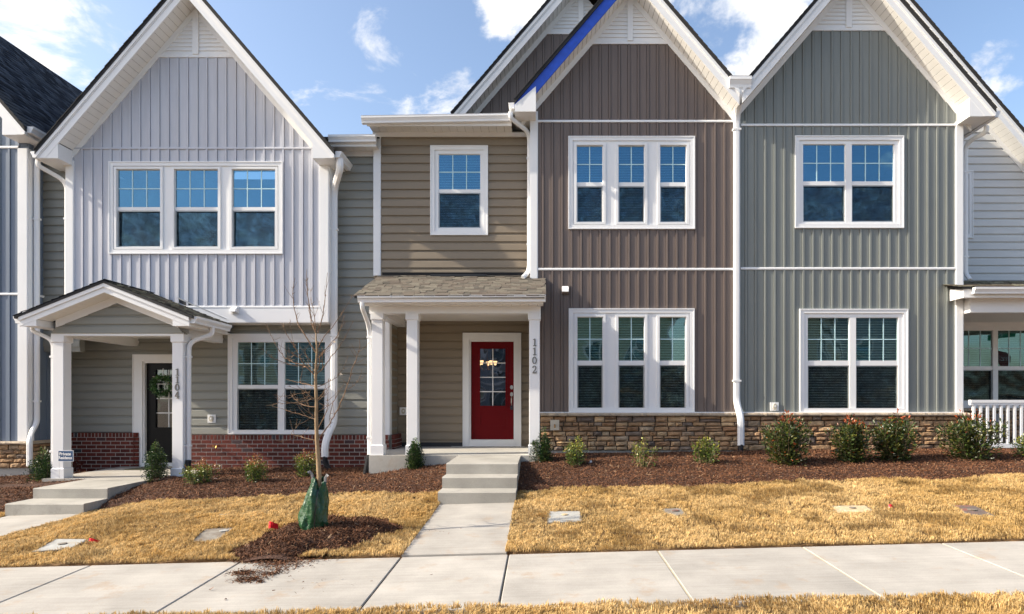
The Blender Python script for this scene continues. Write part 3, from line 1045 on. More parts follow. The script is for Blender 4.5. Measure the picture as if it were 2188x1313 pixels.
def gable(house, xc, za, runl, runr, yf, yw, yb, left_mat='white', planks=(True, True), frieze=(True, True), fr_lo=(0, 0), zcut=(-1e9, -1e9), box=(0, 0), roof_cut=(0, 0)):
    """ridge line at (xc, za) top of shingles. builds roof slopes, rake boards, soffit planks and friezes"""
    th = .075
    rf = MB()
    for sg, run in ((-1, runl - roof_cut[0]), (1, runr - roof_cut[1])):
        a, b = (xc, za), (xc + sg * run, za - SL * run)
        poly = [a, b, (b[0], b[1] - th), (a[0], a[1] - th)]
        if sg < 0:
            poly = poly[::-1]
        rf.prism_y(poly[::-1], yf - .03, yb)
    roof = rf.build('roof', 'roof_edge', house)
    roof.data.materials.clear(); roof.data.materials.append(M['roof_edge'])
    # ragged shingle ends along the rake
    for sg, run in ((-1, runl - roof_cut[0]), (1, runr - roof_cut[1])):
        t = MB()
        s = .05
        L = run * math.hypot(1, SL)
        ux, uz = sg / math.hypot(1, SL), -SL / math.hypot(1, SL)
        nx2, nz2 = SL / math.hypot(1, SL) * sg, 1 / math.hypot(1, SL)
        while s < L - .02:
            e = min(s + .14, L)
            x0, z0 = xc + ux * s, za + uz * s
            x1, z1 = xc + ux * e, za + uz * e
            o = .006 + .004 * ((s * 50) % 1)
            k = .016
            pj = rng.uniform(0, .012)
            poly = [(x0, z0 + .001), (x1, z1 + .001), (x1 + nx2 * k, z1 + nz2 * k), (x0 + nx2 * o, z0 + nz2 * o)]
            if sg < 0:
                poly = poly[::-1]
            t.prism_y(poly, yf - .042 - pj, yf + .35)
            s = e
        t.build('shingle_edge', 'roof_edge', roof)

    def band(sg, run, o0, o1, y0, y1, m, name, x_start=0.0, x_end=None, par=roof):
        xe = run if x_end is None else x_end
        a0 = (xc + sg * x_start, za - SL * x_start - o0); a1 = (xc + sg * xe, za - SL * xe - o0)
        b0 = (a0[0], za - SL * x_start - o1); b1 = (a1[0], za - SL * xe - o1)
        poly = [a0, a1, b1, b0] if sg > 0 else [a1, a0, b0, b1]
        zc = zcut[0 if sg < 0 else 1]
        if name.startswith('rake') and min(q[1] for q in poly) < zc:
            out = []
            for i, q in enumerate(poly):
                n2 = poly[(i + 1) % 4]
                if q[1] >= zc: out.append(q)
                if (q[1] >= zc) != (n2[1] >= zc):
                    t = (zc - q[1]) / (n2[1] - q[1])
                    out.append((q[0] + (n2[0] - q[0]) * t, zc))
            poly = out
        return MB().prism_y(poly[::-1], y0, y1).build(name, m, par)
    for i, (sg, run) in enumerate(((-1, runl), (1, runr))):
        lm = left_mat if sg < 0 else 'white'
        band(sg, run, th + .002, .35, yf, yf + .03, lm, 'rake_board')
        if lm == 'white':
            band(sg, run, th + .001, .155, yf - .022, yf - .001, 'white', 'rake_moulding')
            band(sg, run, th + .0015, .185, yf - .010, yf - .0005, 'white', 'rake_moulding')
        if planks[i]:
            step = .132 / math.hypot(1, SL)
            x = .0
            while x < run - box[i] - .02:
                e = min(x + step, run - box[i])
                band(sg, run, .338, .346, yf + .031, yw + .02, 'soffit', 'soffit_plank', x + .0032, e - .0032)
                x = e
            band(sg, run, .325, .337, yf + .031, yw + .02, 'grout', 'soffit_backing', 0, run - box[i] - .01)
        if frieze[i]:
            band(sg, run, .347, .49, yw - .032, yw - .002, 'white', 'frieze_board', 0, run - fr_lo[i])
    return roof


def louver(parent, xc, z0, ztop, y):
    """white gable louver: horizontal slats with a king post; ztop(x) is the frieze line"""
    lv = MB()
    half = (ztop(xc) - z0) / SL
    lv.prism_y([(xc - half, z0), (xc + half, z0), (xc, z0 + half * SL)], y - .004, y - .001)
    lv = lv.build('gable_louver', 'white', parent)
    MB().box(xc - half, xc + half, y - .034, y - .004, z0 - .02, z0 + .035).build('sill_strip', 'white', lv)
    z = z0 + .037
    while z < ztop(xc) - .06:
        e = z + .078
        hb, ht = (ztop(xc) - z) / SL, (ztop(xc) - e) / SL
        if ht > .03:
            MB().add([(xc - hb, y - .028, z), (xc + hb, y - .028, z), (xc + ht, y - .010, e), (xc - ht, y - .010, e),
                      (xc - hb, y - .006, z), (xc + hb, y - .006, z)], [(0, 1, 2, 3), (4, 5, 1, 0)]).build('louver_slat', 'white', lv)
        z = e
    MB().box(xc - .055, xc + .055, y - .05, y - .004, z0 + .036, ztop(xc) - .02).build('king_post', 'white', lv)
    return lv


def eave_box(parent, xo, xi, zb, zi, zo, y0, y1, name='eave_box'):
    """boxed eave end: bottom zb, inner top zi, outer top zo"""
    poly = [(xo, zb), (xi, zb), (xi, zi), (xo, zo)]
    if xo > xi:
        poly = [(xi, zb), (xo, zb), (xo, zo), (xi, zi)]
    return MB().prism_y(poly, y0, y1).build(name, 'white', parent)


# ------------------------------------------------------------------ masonry
def brick_wall(part, x0, x1, y, z_top, z_bot, seed=0, side=None):
    """rowlock on top, running bond below. side=(x, y0, y1): wall face looks along +x instead"""
    r = random.Random(seed)
    L, H, j = .191, .0675, .0135
    me = unit_block('brick')

    def put(u0, u1, za, zb, t=.05):
        pr = r.uniform(-.002, .002)
        if side is None:
            piece('brick', me, part, ((u0 + u1) / 2, y + t / 2 + pr, (za + zb) / 2), (u1 - u0, t, zb - za))
        else:
            piece('brick', me, part, (side[0] - t / 2 + pr, (u0 + u1) / 2, (za + zb) / 2), (u1 - u0, t, zb - za), (0, 0, math.pi / 2))
    z = z_top
    u = x0
    while u < x1 - .03:
        e = min(u + .0705, x1)
        put(u, e - .011, z - .095, z - .002, .06)
        u = e + .0025
    z -= .105
    k = 0
    while z - H > z_bot - .05:
        u = x0 - (L + j) / 2 * (k % 2)
        while u < x1 - .02:
            a, b = max(u, x0), min(u + L, x1)
            if b - a > .03:
                put(a, b, z - H, z, .05)
            u += L + j
        z -= H + j
        k += 1


def stone_wall(part, x0, x1, y, z0, z1, seed=0, side=None):
    """ledge stones: courses of uneven height, some stones two courses tall"""
    r = random.Random(seed)
    zc = z0
    rows = []
    while zc < z1 - .02:
        h = r.choice([.07, .08, .09, .10, .115])
        if z1 - (zc + h) < .04:
            h = z1 - zc
        rows.append((zc, zc + h)); zc += h
    used = [[] for _ in rows]
    j = .009
    for k, (a, b) in enumerate(rows):
        u = x0
        free = minus(x0, x1, used[k])
        for s, e in free:
            u = s
            while u < e - .015:
                h = b - a
                w = r.uniform(1.3, 3.8) * max(h, .07)
                tall = k + 1 < len(rows) and r.random() < .10 and (b - a) < .085
                if tall:
                    w = r.uniform(.13, .24)
                if e - (u + w) < .07:
                    w = e - u
                top = b
                if tall:
                    top = rows[k + 1][1]
                    used[k + 1].append((u, u + w))
                if h > .095 and not tall and r.random() < .3 and w > .16:
                    parts = [(a, (a + b) / 2), ((a + b) / 2, b)]
                else:
                    parts = [(a, top)]
                for za, zb in parts:
                    t = r.uniform(.07, .105)
                    me = unit_block('stone', 'rock', r.randrange(7))
                    if side is None:
                        piece('ledge_stone', me, part, (u + w / 2, y - t * .15, (za + zb) / 2), (w - j, t, zb - za - j), (r.uniform(-.04, .04), r.uniform(-.01, .01), r.uniform(-.03, .03)))
                    else:
                        piece('ledge_stone', me, part, (side[0] + t * .15, u + w / 2, (za + zb) / 2), (w - j, t, zb - za - j), (0, 0, math.pi / 2))
                u += w


def cap_stones(part, x0, x1, y0, y1, z0, z1, seed=0):
    r = random.Random(seed)
    u = x0
    k = 0
    while u < x1 - .02:
        w = .52 + r.uniform(-.03, .03)
        if x1 - (u + w) < .15:
            w = x1 - u
        n = 9
        mb = MB()
        v, f = [], []
        for i in range(n + 1):
            xx = u + .002 + (w - .004) * i / n
            rr = r.uniform(-.012, .010)
            v += [(xx, y1, z0), (xx, y0 + .014 + rr, z0 + r.uniform(0, .008)), (xx, y0 + rr, (z0 + z1) / 2), (xx, y0 + .012 + rr, z1 - r.uniform(0, .004)), (xx, y1, z1 + .004)]
        for i in range(n):
            for q in range(4):
                f.append((i * 5 + q, (i + 1) * 5 + q, (i + 1) * 5 + q + 1, i * 5 + q + 1))
        f += [(4, 3, 2, 1, 0), tuple(n * 5 + q for q in range(5))]
        mb.add(v, f).build('cap_stone', 'stone_cap', part)
        u += w


# ------------------------------------------------------------------ shingles
def shingle_rows(part, o, along, up, nrm, length, slope_len, single, exposure=.142, seed=0, palette=None, skew=0.0):
    """laminated shingles. o: lower start corner; along/up/nrm unit vectors. single: one object per tab"""
    r = random.Random(seed)
    o, along, up, nrm = Vector(o), Vector(along), Vector(up), Vector(nrm)
    rows = int(slope_len / exposure + .5)
    V, F, C = [], [], []
    from mathutils import Matrix
    R = Matrix((along, up, nrm)).transposed().to_euler()
    for k in range(rows):
        u = -r.uniform(0, .15)
        s0 = k * exposure
        while u < length - .01:
            w = r.choice([.09, .12, .14, .17, .2, .24])
            a, b = max(u, 0), min(u + w, length)
            u += w
            if b - a < .02:
                continue
            thick = r.choice([.007, .012, .016])
            if single:
                c = o + along * ((a + b) / 2) + up * (s0 + exposure * .5 + .02) + nrm * (.006 + thick / 2 - 0)
                ob = piece('shingle', unit_block('shingle'), part, c, (b - a - .004, exposure + .02, thick), R)
            else:
                q = [o + along * a + up * s0 + nrm * (.004 + thick), o + along * (b - .004) + up * s0 + nrm * (.004 + thick),
                     o + along * (b - .004) + up * (s0 + exposure) + nrm * .005, o + along * a + up * (s0 + exposure) + nrm * .005,
                     o + along * a + up * s0, o + along * (b - .004) + up * s0]
                i = len(V)
                V += q
                F += [(i, i + 1, i + 2, i + 3), (i + 4, i + 5, i + 1, i)]
                c = r.choice(palette)
                g = r.uniform(.8, 1.2)
                C += [(c[0] * g, c[1] * g, c[2] * g)] * 6
    if not single:
        ob = arrays_mesh('shingle_rows', np.array([tuple(v) for v in V]), np.array(F), np.array(C), M['shingle_attr'], part)
        ob['kind'] = 'stuff'


DARK_SH = [(.040, .046, .060), (.062, .068, .084), (.028, .031, .040), (.085, .093, .112)]
TAN_SH = [(.105, .095, .07), (.20, .185, .13), (.26, .235, .165), (.135, .105, .08)]


# ------------------------------------------------------------------ columns, numbers
def column(house, x0, x1, y0, zb, zt, cap_h=.125, base_h=.185, proud=.018):
    y1 = y0 + (x1 - x0)
    c = MB()
    e = .006
    for a, b in ((zb + base_h - .01, zt - cap_h + .01),):
        poly = [(x0 + e, y0), (x1 - e, y0), (x1, y0 + e), (x1, y1 - e), (x1 - e, y1), (x0 + e, y1), (x0, y1 - e), (x0, y0 + e)]
        n = 8
        v = [(p[0], p[1], a) for p in poly] + [(p[0], p[1], b) for p in poly]
        c.add(v, [(i, (i + 1) % n, (i + 1) % n + n, i + n) for i in range(n)])
    c = c.build('column', 'white_pvc', house)

    def collar(name, a, b, top_slope, bot_slope):
        q = proud
        z = [a, a + bot_slope, b - top_slope, b]
        ins = [q if not bot_slope else .0, q, q, q if not top_slope else 0.0]
        v, f = [], []
        for zz, s in zip(z, ins):
            v += [(x0 - s, y0 - s, zz), (x1 + s, y0 - s, zz), (x1 + s, y1 + s, zz), (x0 - s, y1 + s, zz)]
        for k in range(3):
            for i in range(4):
                f.append((k * 4 + i, k * 4 + (i + 1) % 4, (k + 1) * 4 + (i + 1) % 4, (k + 1) * 4 + i))
        f += [(3, 2, 1, 0), (12, 13, 14, 15)]
        MB().add(v, f).build(name, 'white_pvc', c)
    collar('base', zb, zb + base_h, .016, 0)
    collar('cap', zt - cap_h, zt, 0, .018)
    return c


def stroke(mb, pts, w, y0, y1):
    """flat stroke in the x,z plane, mitred"""
    pts = [Vector((p[0], p[1])) for p in pts]
    L, R = [], []
    for i, p in enumerate(pts):
        t = (pts[min(i + 1, len(pts) - 1)] - pts[max(i - 1, 0)]).normalized()
        n = Vector((-t.y, t.x))
        ww = w[i] if isinstance(w, (list, tuple)) else w
        L.append(p + n * ww / 2); R.append(p - n * ww / 2)
    for i in range(len(pts) - 1):
        mb.prism_y([tuple(R[i]), tuple(R[i + 1]), tuple(L[i + 1]), tuple(L[i])], y0, y1)


def digit(parent, ch, cx, cz, h, y):
    """house number cut from metal, slab-serif shapes"""
    mb = MB()
    y0, y1 = y - .014, y - .003
    s = h
    q = lambda u, v: (cx + (u - .5) * s * .62, cz + (v - .5) * s)
    if ch == '1':
        stroke(mb, [q(.56, .0), q(.56, .98)], s * .16, y0, y1)
        stroke(mb, [q(.2, .05), q(.92, .05)], s * .10, y0 - .001, y1)
        stroke(mb, [q(.2, .84), q(.56, .93)], s * .09, y0 - .0015, y1)
    elif ch == '0':
        n = 20
        pts = [q(.5 + .38 * math.cos(k / n * math.tau), .5 + .44 * math.sin(k / n * math.tau)) for k in range(n + 1)]
        w = [s * (.075 + .09 * abs(math.cos(k / n * math.tau))) for k in range(n + 1)]
        stroke(mb, pts, w, y0, y1)
    elif ch == '2':
        pts = [q(.14, .72), q(.2, .87), q(.4, .95), q(.62, .93), q(.8, .8), q(.78, .62), q(.6, .42), q(.34, .22), q(.16, .06)]
        stroke(mb, pts, [s * a for a in (.15, .11, .08, .11, .15, .15, .12, .1, .1)], y0, y1)
        stroke(mb, [q(.1, .06), q(.92, .06)], s * .13, y0 - .001, y1)
        stroke(mb, [q(.86, .05), q(.92, .26)], s * .07, y0 - .0015, y1)
    elif ch == '4':
        stroke(mb, [q(.66, .0), q(.66, .98)], s * .16, y0, y1)
        stroke(mb, [q(.62, .96), q(.06, .32)], s * .09, y0 - .001, y1)
        stroke(mb, [q(.02, .30), q(.98, .30)], s * .10, y0 - .0015, y1)
        stroke(mb, [q(.4, .05), q(.92, .05)], s * .08, y0 - .001, y1)
    return mb.build('house_number', 'digit', parent)


def vent_hood(parent, x, z, y, m='white', size=.13):
    s = size
    o = MB().box(x - s * .62, x + s * .62, y - .022, y, z - s * .62, z + s * .62).build('vent_hood', m, parent)
    MB().prism_x([(y - .022, z + s * .45), (y - .022, z - s * .4), (y - .12, z - s * .4), (y - .105, z - s * .05)], x - s * .45, x + s * .45).build('hood', 'white', o)
    return o


def outlet(parent, x, z, y, m='white'):
    o = MB().box(x - .082, x + .082, y - .024, y - .002, z - .082, z + .082).build('outlet_plate', m, parent)
    pts = []
    mb = MB()
    n = 14
    v = [(x + .038 * math.cos(k / n * math.tau), yy, z + .058 * math.sin(k / n * math.tau)) for yy in (y - .024, y - .058) for k in range(n)]
    f = [(k, (k + 1) % n, (k + 1) % n + n, k + n) for k in range(n)] + [tuple(range(n, 2 * n))]
    mb.add(v, f).build('sensor_dome', 'fixture', o)
    MB().box(x - .012, x + .018, y - .0615, y - .0585, z - .012, z + .022).build('sensor_label', 'white', o)
    return o


def room(house, x0, x1, y0, y1, z0, z1, name='room'):
    """inside of the house behind the windows: open box seen through the glass"""
    mb = MB()
    mb.add([(x0, y0, z0), (x1, y0, z0), (x1, y1, z0), (x0, y1, z0), (x0, y0, z1), (x1, y0, z1), (x1, y1, z1), (x0, y1, z1)],
           [(1, 2, 6, 5), (2, 3, 7, 6), (3, 0, 4, 7), (4, 5, 6, 7), (3, 2, 1, 0)])
    return mb.build(name, 'interior', house)


# ------------------------------------------------------------------ the row of houses
DB, DW, DT, DD = 12.30, 12.64, 12.55, 13.32      # street-side wall planes: bays, recessed wall, taupe wall, door walls


def door(house, d, casing, slab, glass, nv, nh, m, panel=None, sill=.06):
    cx0, cx1, cz0, cz1 = rect_px(*casing, d)
    sx0, sx1, sz0, sz1 = rect_px(*slab, d)
    gx0, gx1, gz0, gz1 = rect_px(*glass, d)
    dr = MB().plate(sx0, sx1, sz0, sz1, [(gx0, gx1, gz0, gz1)], d + .055, d + .10).build('door', m, house)
    fr = MB()
    fr.plate(cx0, cx1, cz0, cz1, [(sx0 - .035, sx1 + .035, cz0 - .1, sz1 + .035)], d - .045, d + .01)
    fr.plate(sx0 - .034, sx1 + .034, cz0, sz1 + .034, [(sx0 + .002, sx1 - .002, cz0 - .1, sz1 - .002)], d - .02, d + .052)
    fr.plate(cx0 + .004, cx1 - .004, cz0, cz1 - .004, [(cx0 + .02, cx1 - .02, cz0 - .1, cz1 - .02)], d - .058, d - .0455)
    fr.build('door_frame', 'white', dr)
    MB().box(sx0 - .03, sx1 + .03, d - .05, d + .054, cz0 + .002, sz0 + .004).build('threshold', 'white', dr)
    # glazing bead, pane, bars
    MB().plate(gx0 - .035, gx1 + .035, gz0 - .035, gz1 + .035, [(gx0 + .002, gx1 - .002, gz0 + .002, gz1 - .002)], d + .036, d + .0545).build('glazing_bead', m, dr)
    MB().box(gx0, gx1, d + .072, d + .076, gz0, gz1).build('pane', 'door_glass', dr)
    g = MB()
    for k in range(nv):
        x = gx0 + (gx1 - gx0) * (k + 1) / (nv + 1)
        g.box(x - .010, x + .010, d + .062, d + .071, gz0, gz1)
    for k in range(nh):
        z = gz0 + (gz1 - gz0) * (k + 1) / (nh + 1)
        g.box(gx0, gx1, d + .0625, d + .0705, z - .010, z + .010)
    g.build('muntin', 'white', dr)
    if panel:
        px0, px1, pz0, pz1 = rect_px(*panel, d)
        MB().plate(px0, px1, pz0, pz1, [(px0 + .035, px1 - .035, pz0 + .035, pz1 - .035)], d + .044, d + .0545).build('panel_moulding', m, dr)
        MB().box(px0 + .06, px1 - .06, d + .048, d + .054, pz0 + .06, pz1 - .06).build('raised_panel', m, dr)
    return dr, (cx0 + .03, cx1 - .03, cz0 - .2, cz1 - .03), (sx0, sx1, sz0, sz1)


def bay_shell(house, name, x0, x1, z0, ztop, m, openings, belts, phase, xc, za, zlouv, side_y=13.4):
    """front plane of a bay at DB: backing wall, boards between the belts, louver in the peak"""
    lim = lambda x: za - SL * abs(x - xc) - .48
    zg = min(lim(x0), lim(x1))
    bk = MB()
    bk.plate(x0, x1, z0, zg, openings, DB, DB + .12)
    bk.prism_y([(x0, zg), (x1, zg), (x1, lim(x1) + .1), (xc, lim(xc) + .1), (x0, lim(x0) + .1)], DB + .001, DB + .12)
    bk.box(x0, x0 + .11, DB + .121, side_y, z0, zg)
    bk.box(x1 - .11, x1, DB + .121, side_y, z0, zg)
    wall = bk.build('bay_wall', m, house)
    levels = [z0] + list(belts) + [1e9]
    for a, b in zip(levels[:-1], levels[1:]):
        top = (lambda x: min(lim(x) + .03, zlouv - .002)) if b > 1e8 else b - .022
        batten_wall(wall, DB, x0 + .03, x1 - .03, a + (.022 if a != z0 else 0), top, m, openings, phase=phase)
    louver(house, xc, zlouv, lambda x: za - SL * abs(x - xc) - .40, DB)
    return wall, lim


def belt(house, x0, x1, z, m='white', y=DB):
    o = MB().prism_x([(y - .002, z - .024), (y - .034, z - .022), (y - .036, z + .004), (y - .030, z + .010), (y - .028, z + .022), (y - .002, z + .024)], x0, x1)
    return o.build('belt_course', m, house)


def corner_post(house, x0, x1, z0, z1, y=DB, depth=.12, m='white', name='corner_post'):
    o = MB().box(x0 - .004, x1 + .004, y - .034, y + depth, z0, z1)
    o.box(x0 + .012, x1 - .012, y - .040, y - .0345, z0, z1 - .002)
    return o.build(name, m, house)


# ================= house with the blue bay at the left edge
h0 = thing('townhouse', 'slate blue board-and-batten house with dark shingle roof at the left edge', 'house', (-12.6, 12.3, 0), 'row of townhouses')
xc, za = -12.65, 10.14
x0, x1 = -15.2, X(62, DB)
wall, lim = bay_shell(h0, 'bay', x0, x1, .82, None, 'blue', [], [Z(629, DB), Z(316, DB)], X(13 / 3.2818, DB), xc, za, 8.3, 13.6)
for z in (Z(629, DB), Z(316, DB)):
    belt(h0, x0, X(41, DB), z)
corner_post(h0, X(41, DB), x1, .82, 6.55)
MB().box(x1, x1 + .02, 12.42, 13.6, .82, 6.4).build('side_wall', 'blue', h0)
for k in range(6):
    MB().box(x1 + .021, x1 + .036, 12.52 + k * .187, 12.56 + k * .187, .82, 6.4).build('siding_board', 'blue', h0)
MB().box(x1 + .02, x1 + .045, 12.42, 13.4, Z(629, DB) - .02, Z(629, DB) + .02).build('belt_course', 'white', h0)
rf = gable(h0, xc, za, 2.87, 2.87, 11.9, DB, 18, fr_lo=(.35, .35), zcut=(6.664, 6.664), box=(.45, .45))
s = math.hypot(1, SL)
shingle_rows(rf, (xc + 2.87, 18.0, za - SL * 2.87 + .002), (0, -1, 0), (-1 / s, 0, SL / s), (SL / s, 0, 1 / s), 6.08, 2.87 * s, False, seed=3, palette=DARK_SH)
eave_box(h0, xc + 2.85, xc + 2.42, 6.66, za - SL * 2.42 - .34, 6.73, 11.904, 14.5)
gutter(h0, (xc + 2.87, 11.93, 6.83), (xc + 2.87, 14.5, 6.80), (1, 0, 0))
MB().prism_x([(12.6, 6.80), (13.4, 6.78), (13.4, 6.93), (12.6, 6.95)], xc + 2.89, xc + 2.905).build('flashing', 'white', h0)
dsx = x1 + .075
downspout(h0, [(xc + 2.94, 12.34, 6.72), (xc + 2.94, 12.34, 6.62), (dsx, 12.40, 6.35), (dsx, 12.40, 1.18), (dsx + .02, 12.25, 1.0), (dsx + .1, 12.1, .86), (dsx + .1, 12.1, .35)], straps=(5.2, 1.6), w=.1, h=.075)
found = MB().box(-15.3, x1 + .03, 12.26, 13.6, -.2, .30).build('foundation', 'found', h0)
sw = MB().box(-15.3, x1 - .02, 12.262, 12.6, .30, .76).build('stone_wall', 'grout', h0)
stone_wall(sw, -11.6, x1 + .02, 12.25, .30, .755, 41)
cap_stones(sw, -11.6, x1 + .05, 12.16, 12.3, .757, .815, 4)
sw2 = MB().box(x1 - .019, x1 + .03, 12.262, 13.55, .301, .76).build('stone_wall', 'grout', h0)
stone_wall(sw2, 12.33, 13.5, 0, .30, .755, 42, side=(x1 + .05, 0, 0))
MB().box(x1 - .02, x1 + .07, 12.301, 13.55, .761, .815).build('cap_stone', 'stone_cap', sw2)

# ================= house with the lavender gable (1104)
h1 = thing('townhouse', 'house with pale lavender gable, red brick base and small gabled porch', 'house', (-6.75, 12.3, .2), 'row of townhouses')
xc, za = -6.755, 9.66
x0, x1 = X(143, DB), X(704, DB)
zband = Z(657, DB)
up_o = window(h1, DB, (235, 347, 606, 544), [(252, 343), (375, 466), (498, 588)], (364, 443), (451, 528), 2, 1, label='triple window with blue sky mirrored in it')
wall, lim = bay_shell(h1, 'bay', x0, x1, zband, None, 'lavender', [up_o], [Z(318, DB)], X(160, DB), xc, za, Z(122.5, DB))
belt(h1, X(158, DB), X(684, DB), Z(318, DB), 'lavender')
belt(h1, x0 + .1, x1 - .12, zband + .004, 'white')
corner_post(h1, x0, X(160, DB), zband - .3, Z(345, DB))
corner_post(h1, X(684, DB), x1, zband - .3, Z(345, DB))
MB().box(x0 + .002, x1 - .002, DB - .030, DW + .05, Z(690, DB), zband - .022).build('skirt_band', 'white_pvc', h1)
MB().box(x0 + .02, x1 - .02, DB, DW + .05, Z(690, DB) - .012, Z(690, DB) - .001).build('soffit', 'soffit', h1)
gable(h1, xc, za, 2.835, 2.835, 11.9, DB, 17, fr_lo=(.26, .26), zcut=(6.219, 6.219), box=(.42, .42))
for sg in (-1, 1):
    eave_box(h1, xc + sg * 2.815, xc + sg * 2.415, 6.215, za - SL * 2.415 - .345, 6.27, 11.904, 16)
    gutter(h1, (xc + sg * 2.84, 11.93, 6.36), (xc + sg * 2.84, 14.5, 6.33), (sg, 0, 0))
vent_hood(h1, X(504, DB), Z(662, DB) - .01, DB - .034, 'white', .12)
# recessed grey walls
zt_low, z_brick = Z(690, DB) - .012, Z(930, 12.54)
xcor, xend = -7.2, X(833, DW)
lo_o = window(h1, DW, (489, 714, 709, 928), [(508, 594), (609, 694)], (732, 823), (831, 921), 2, 1, blind=.5, label='double window behind the bare sapling', ground=True)
bk = MB()
bk.plate(xcor, xend, -.1, zt_low + .01, [lo_o], DW, DW + .12)
bk.box(x1 - .05, -3.34, DW, DW + .12, zt_low + .011, 6.75)
bk.box(-3.339, xend, DW, DW + .12, zt_low + .011, 4.0)
bk.box(xcor, xcor + .1, DW + .121, 13.5, -.1, zt_low)
bk.box(xend - .1, xend, DW + .121, 13.5, -.1, 4.0)
gw = bk.build('recessed_wall', 'grey', h1)
lap_wall(gw, DW, z_brick + .01, 6.62, lambda z: xcor if z < zt_low else x1, lambda z: xend if z < 3.6 else -3.36, 'grey', [lo_o], phase=Z(625 * .2894 + 580, DW), pitch=.1755)
MB().box(x1 - .005, x1 + .012, DB + .086, DW, zt_low, 6.4).build('bay_side', 'white', h1)
corner_post(h1, xend - .12, xend + .004, z_brick, 3.5, DW, .13)
MB().box(-10.1, x0 + .01, DW, DW + .12, 2.6, 6.6).build('recessed_wall', 'grey', h1)
lap_wall(gw, DW, 2.7, 6.5, -10.02, x0 + .01, 'grey', phase=Z(625 * .2894 + 580, DW), pitch=.1755)
# eave over the recessed strip
e0, e1 = -4.14, -3.22
gutter(h1, (e0, 12.30, 6.775), (e1, 12.30, 6.785), (0, -1, 0))
MB().box(e0, e1 - .02, 12.301, 12.33, 6.60, 6.78).build('fascia', 'white', h1)
sf = MB().box(e0, e1 - .03, 12.331, DW, 6.632, 6.64).build('soffit', 'grout', h1)
for k in range(7):
    MB().box(e0 + k * .13 + .003, e0 + (k + 1) * .13 - .003, 12.331, DW, 6.622, 6.631).build('soffit_plank', 'soffit', sf)
MB().box(e0, -3.35, DW - .035, DW, 6.53, 6.621).build('frieze_board', 'white', h1)
MB().add([(e0 - 3, 12.3, 6.79), (e1, 12.3, 6.79), (e1, 18, 9.0), (e0 - 3, 18, 9.0), (e0 - 3, 12.3, 6.76), (e1, 12.3, 6.76), (e1, 18, 8.97), (e0 - 3, 18, 8.97)], [(0, 1, 2, 3), (4, 5, 1, 0), (1, 5, 6, 2), (7, 6, 5, 4)]).build('roof', 'roof_edge', h1)
# brick base
yb_ = 12.54
bw = MB().box(xcor + .01, xend - .003, yb_ + .006, DW + .02, -.3, z_brick - .008).build('brick_wall', 'mortar', h1)
brick_wall(bw, xcor, xend, yb_, z_brick, .05, 1)
bw2 = MB().box(xend - .12, xend - .002, DW + .021, 13.31, -.3, z_brick - .008).build('brick_wall', 'mortar', h1)
bw2.location.x += .094
brick_wall(bw2, 12.60, 13.28, 0, z_brick, .35, 2, side=(xend + .10, 0, 0))
MB().box(xend - .05, xend - .02, DW + .13, 13.32, z_brick, 3.4).build('porch_side_wall', 'taupe', h1)
lap_wall(gw, 0, z_brick + .005, 3.4, DW + .13, 13.32, 'taupe', flip=(xend - .019, 1), phase=Z(730, DW))
# door wall of the porch
dr, dop, sl = door(h1, DD, (286, 758, 427, 1000), (310, 776, 402, 990), (330, 790, 384, 914), 1, 3, 'black_door')
bk = MB().plate(X(62, DB) - .1, xcor + .1, -.1, 3.2, [dop], DD, DD + .12).build('door_wall', 'grey', h1)
zb2 = Z(925, DD - .08)
lap_wall(bk, DD, zb2, 3.0, X(62, DB) + .02, xcor + .1, 'grey', [(dop[0], dop[1], -1, dop[3])], phase=Z(577 * .2894 + 580, DD), pitch=.1755)
bw3 = MB().box(X(62, DB) + .03, X(290, DD) - .01, DD - .074, DD + .0, -.3, zb2 - .008).build('brick_wall', 'mortar', h1)
brick_wall(bw3, X(62, DB) + .04, X(295, DD - .08), DD - .08, zb2, .15, 5)
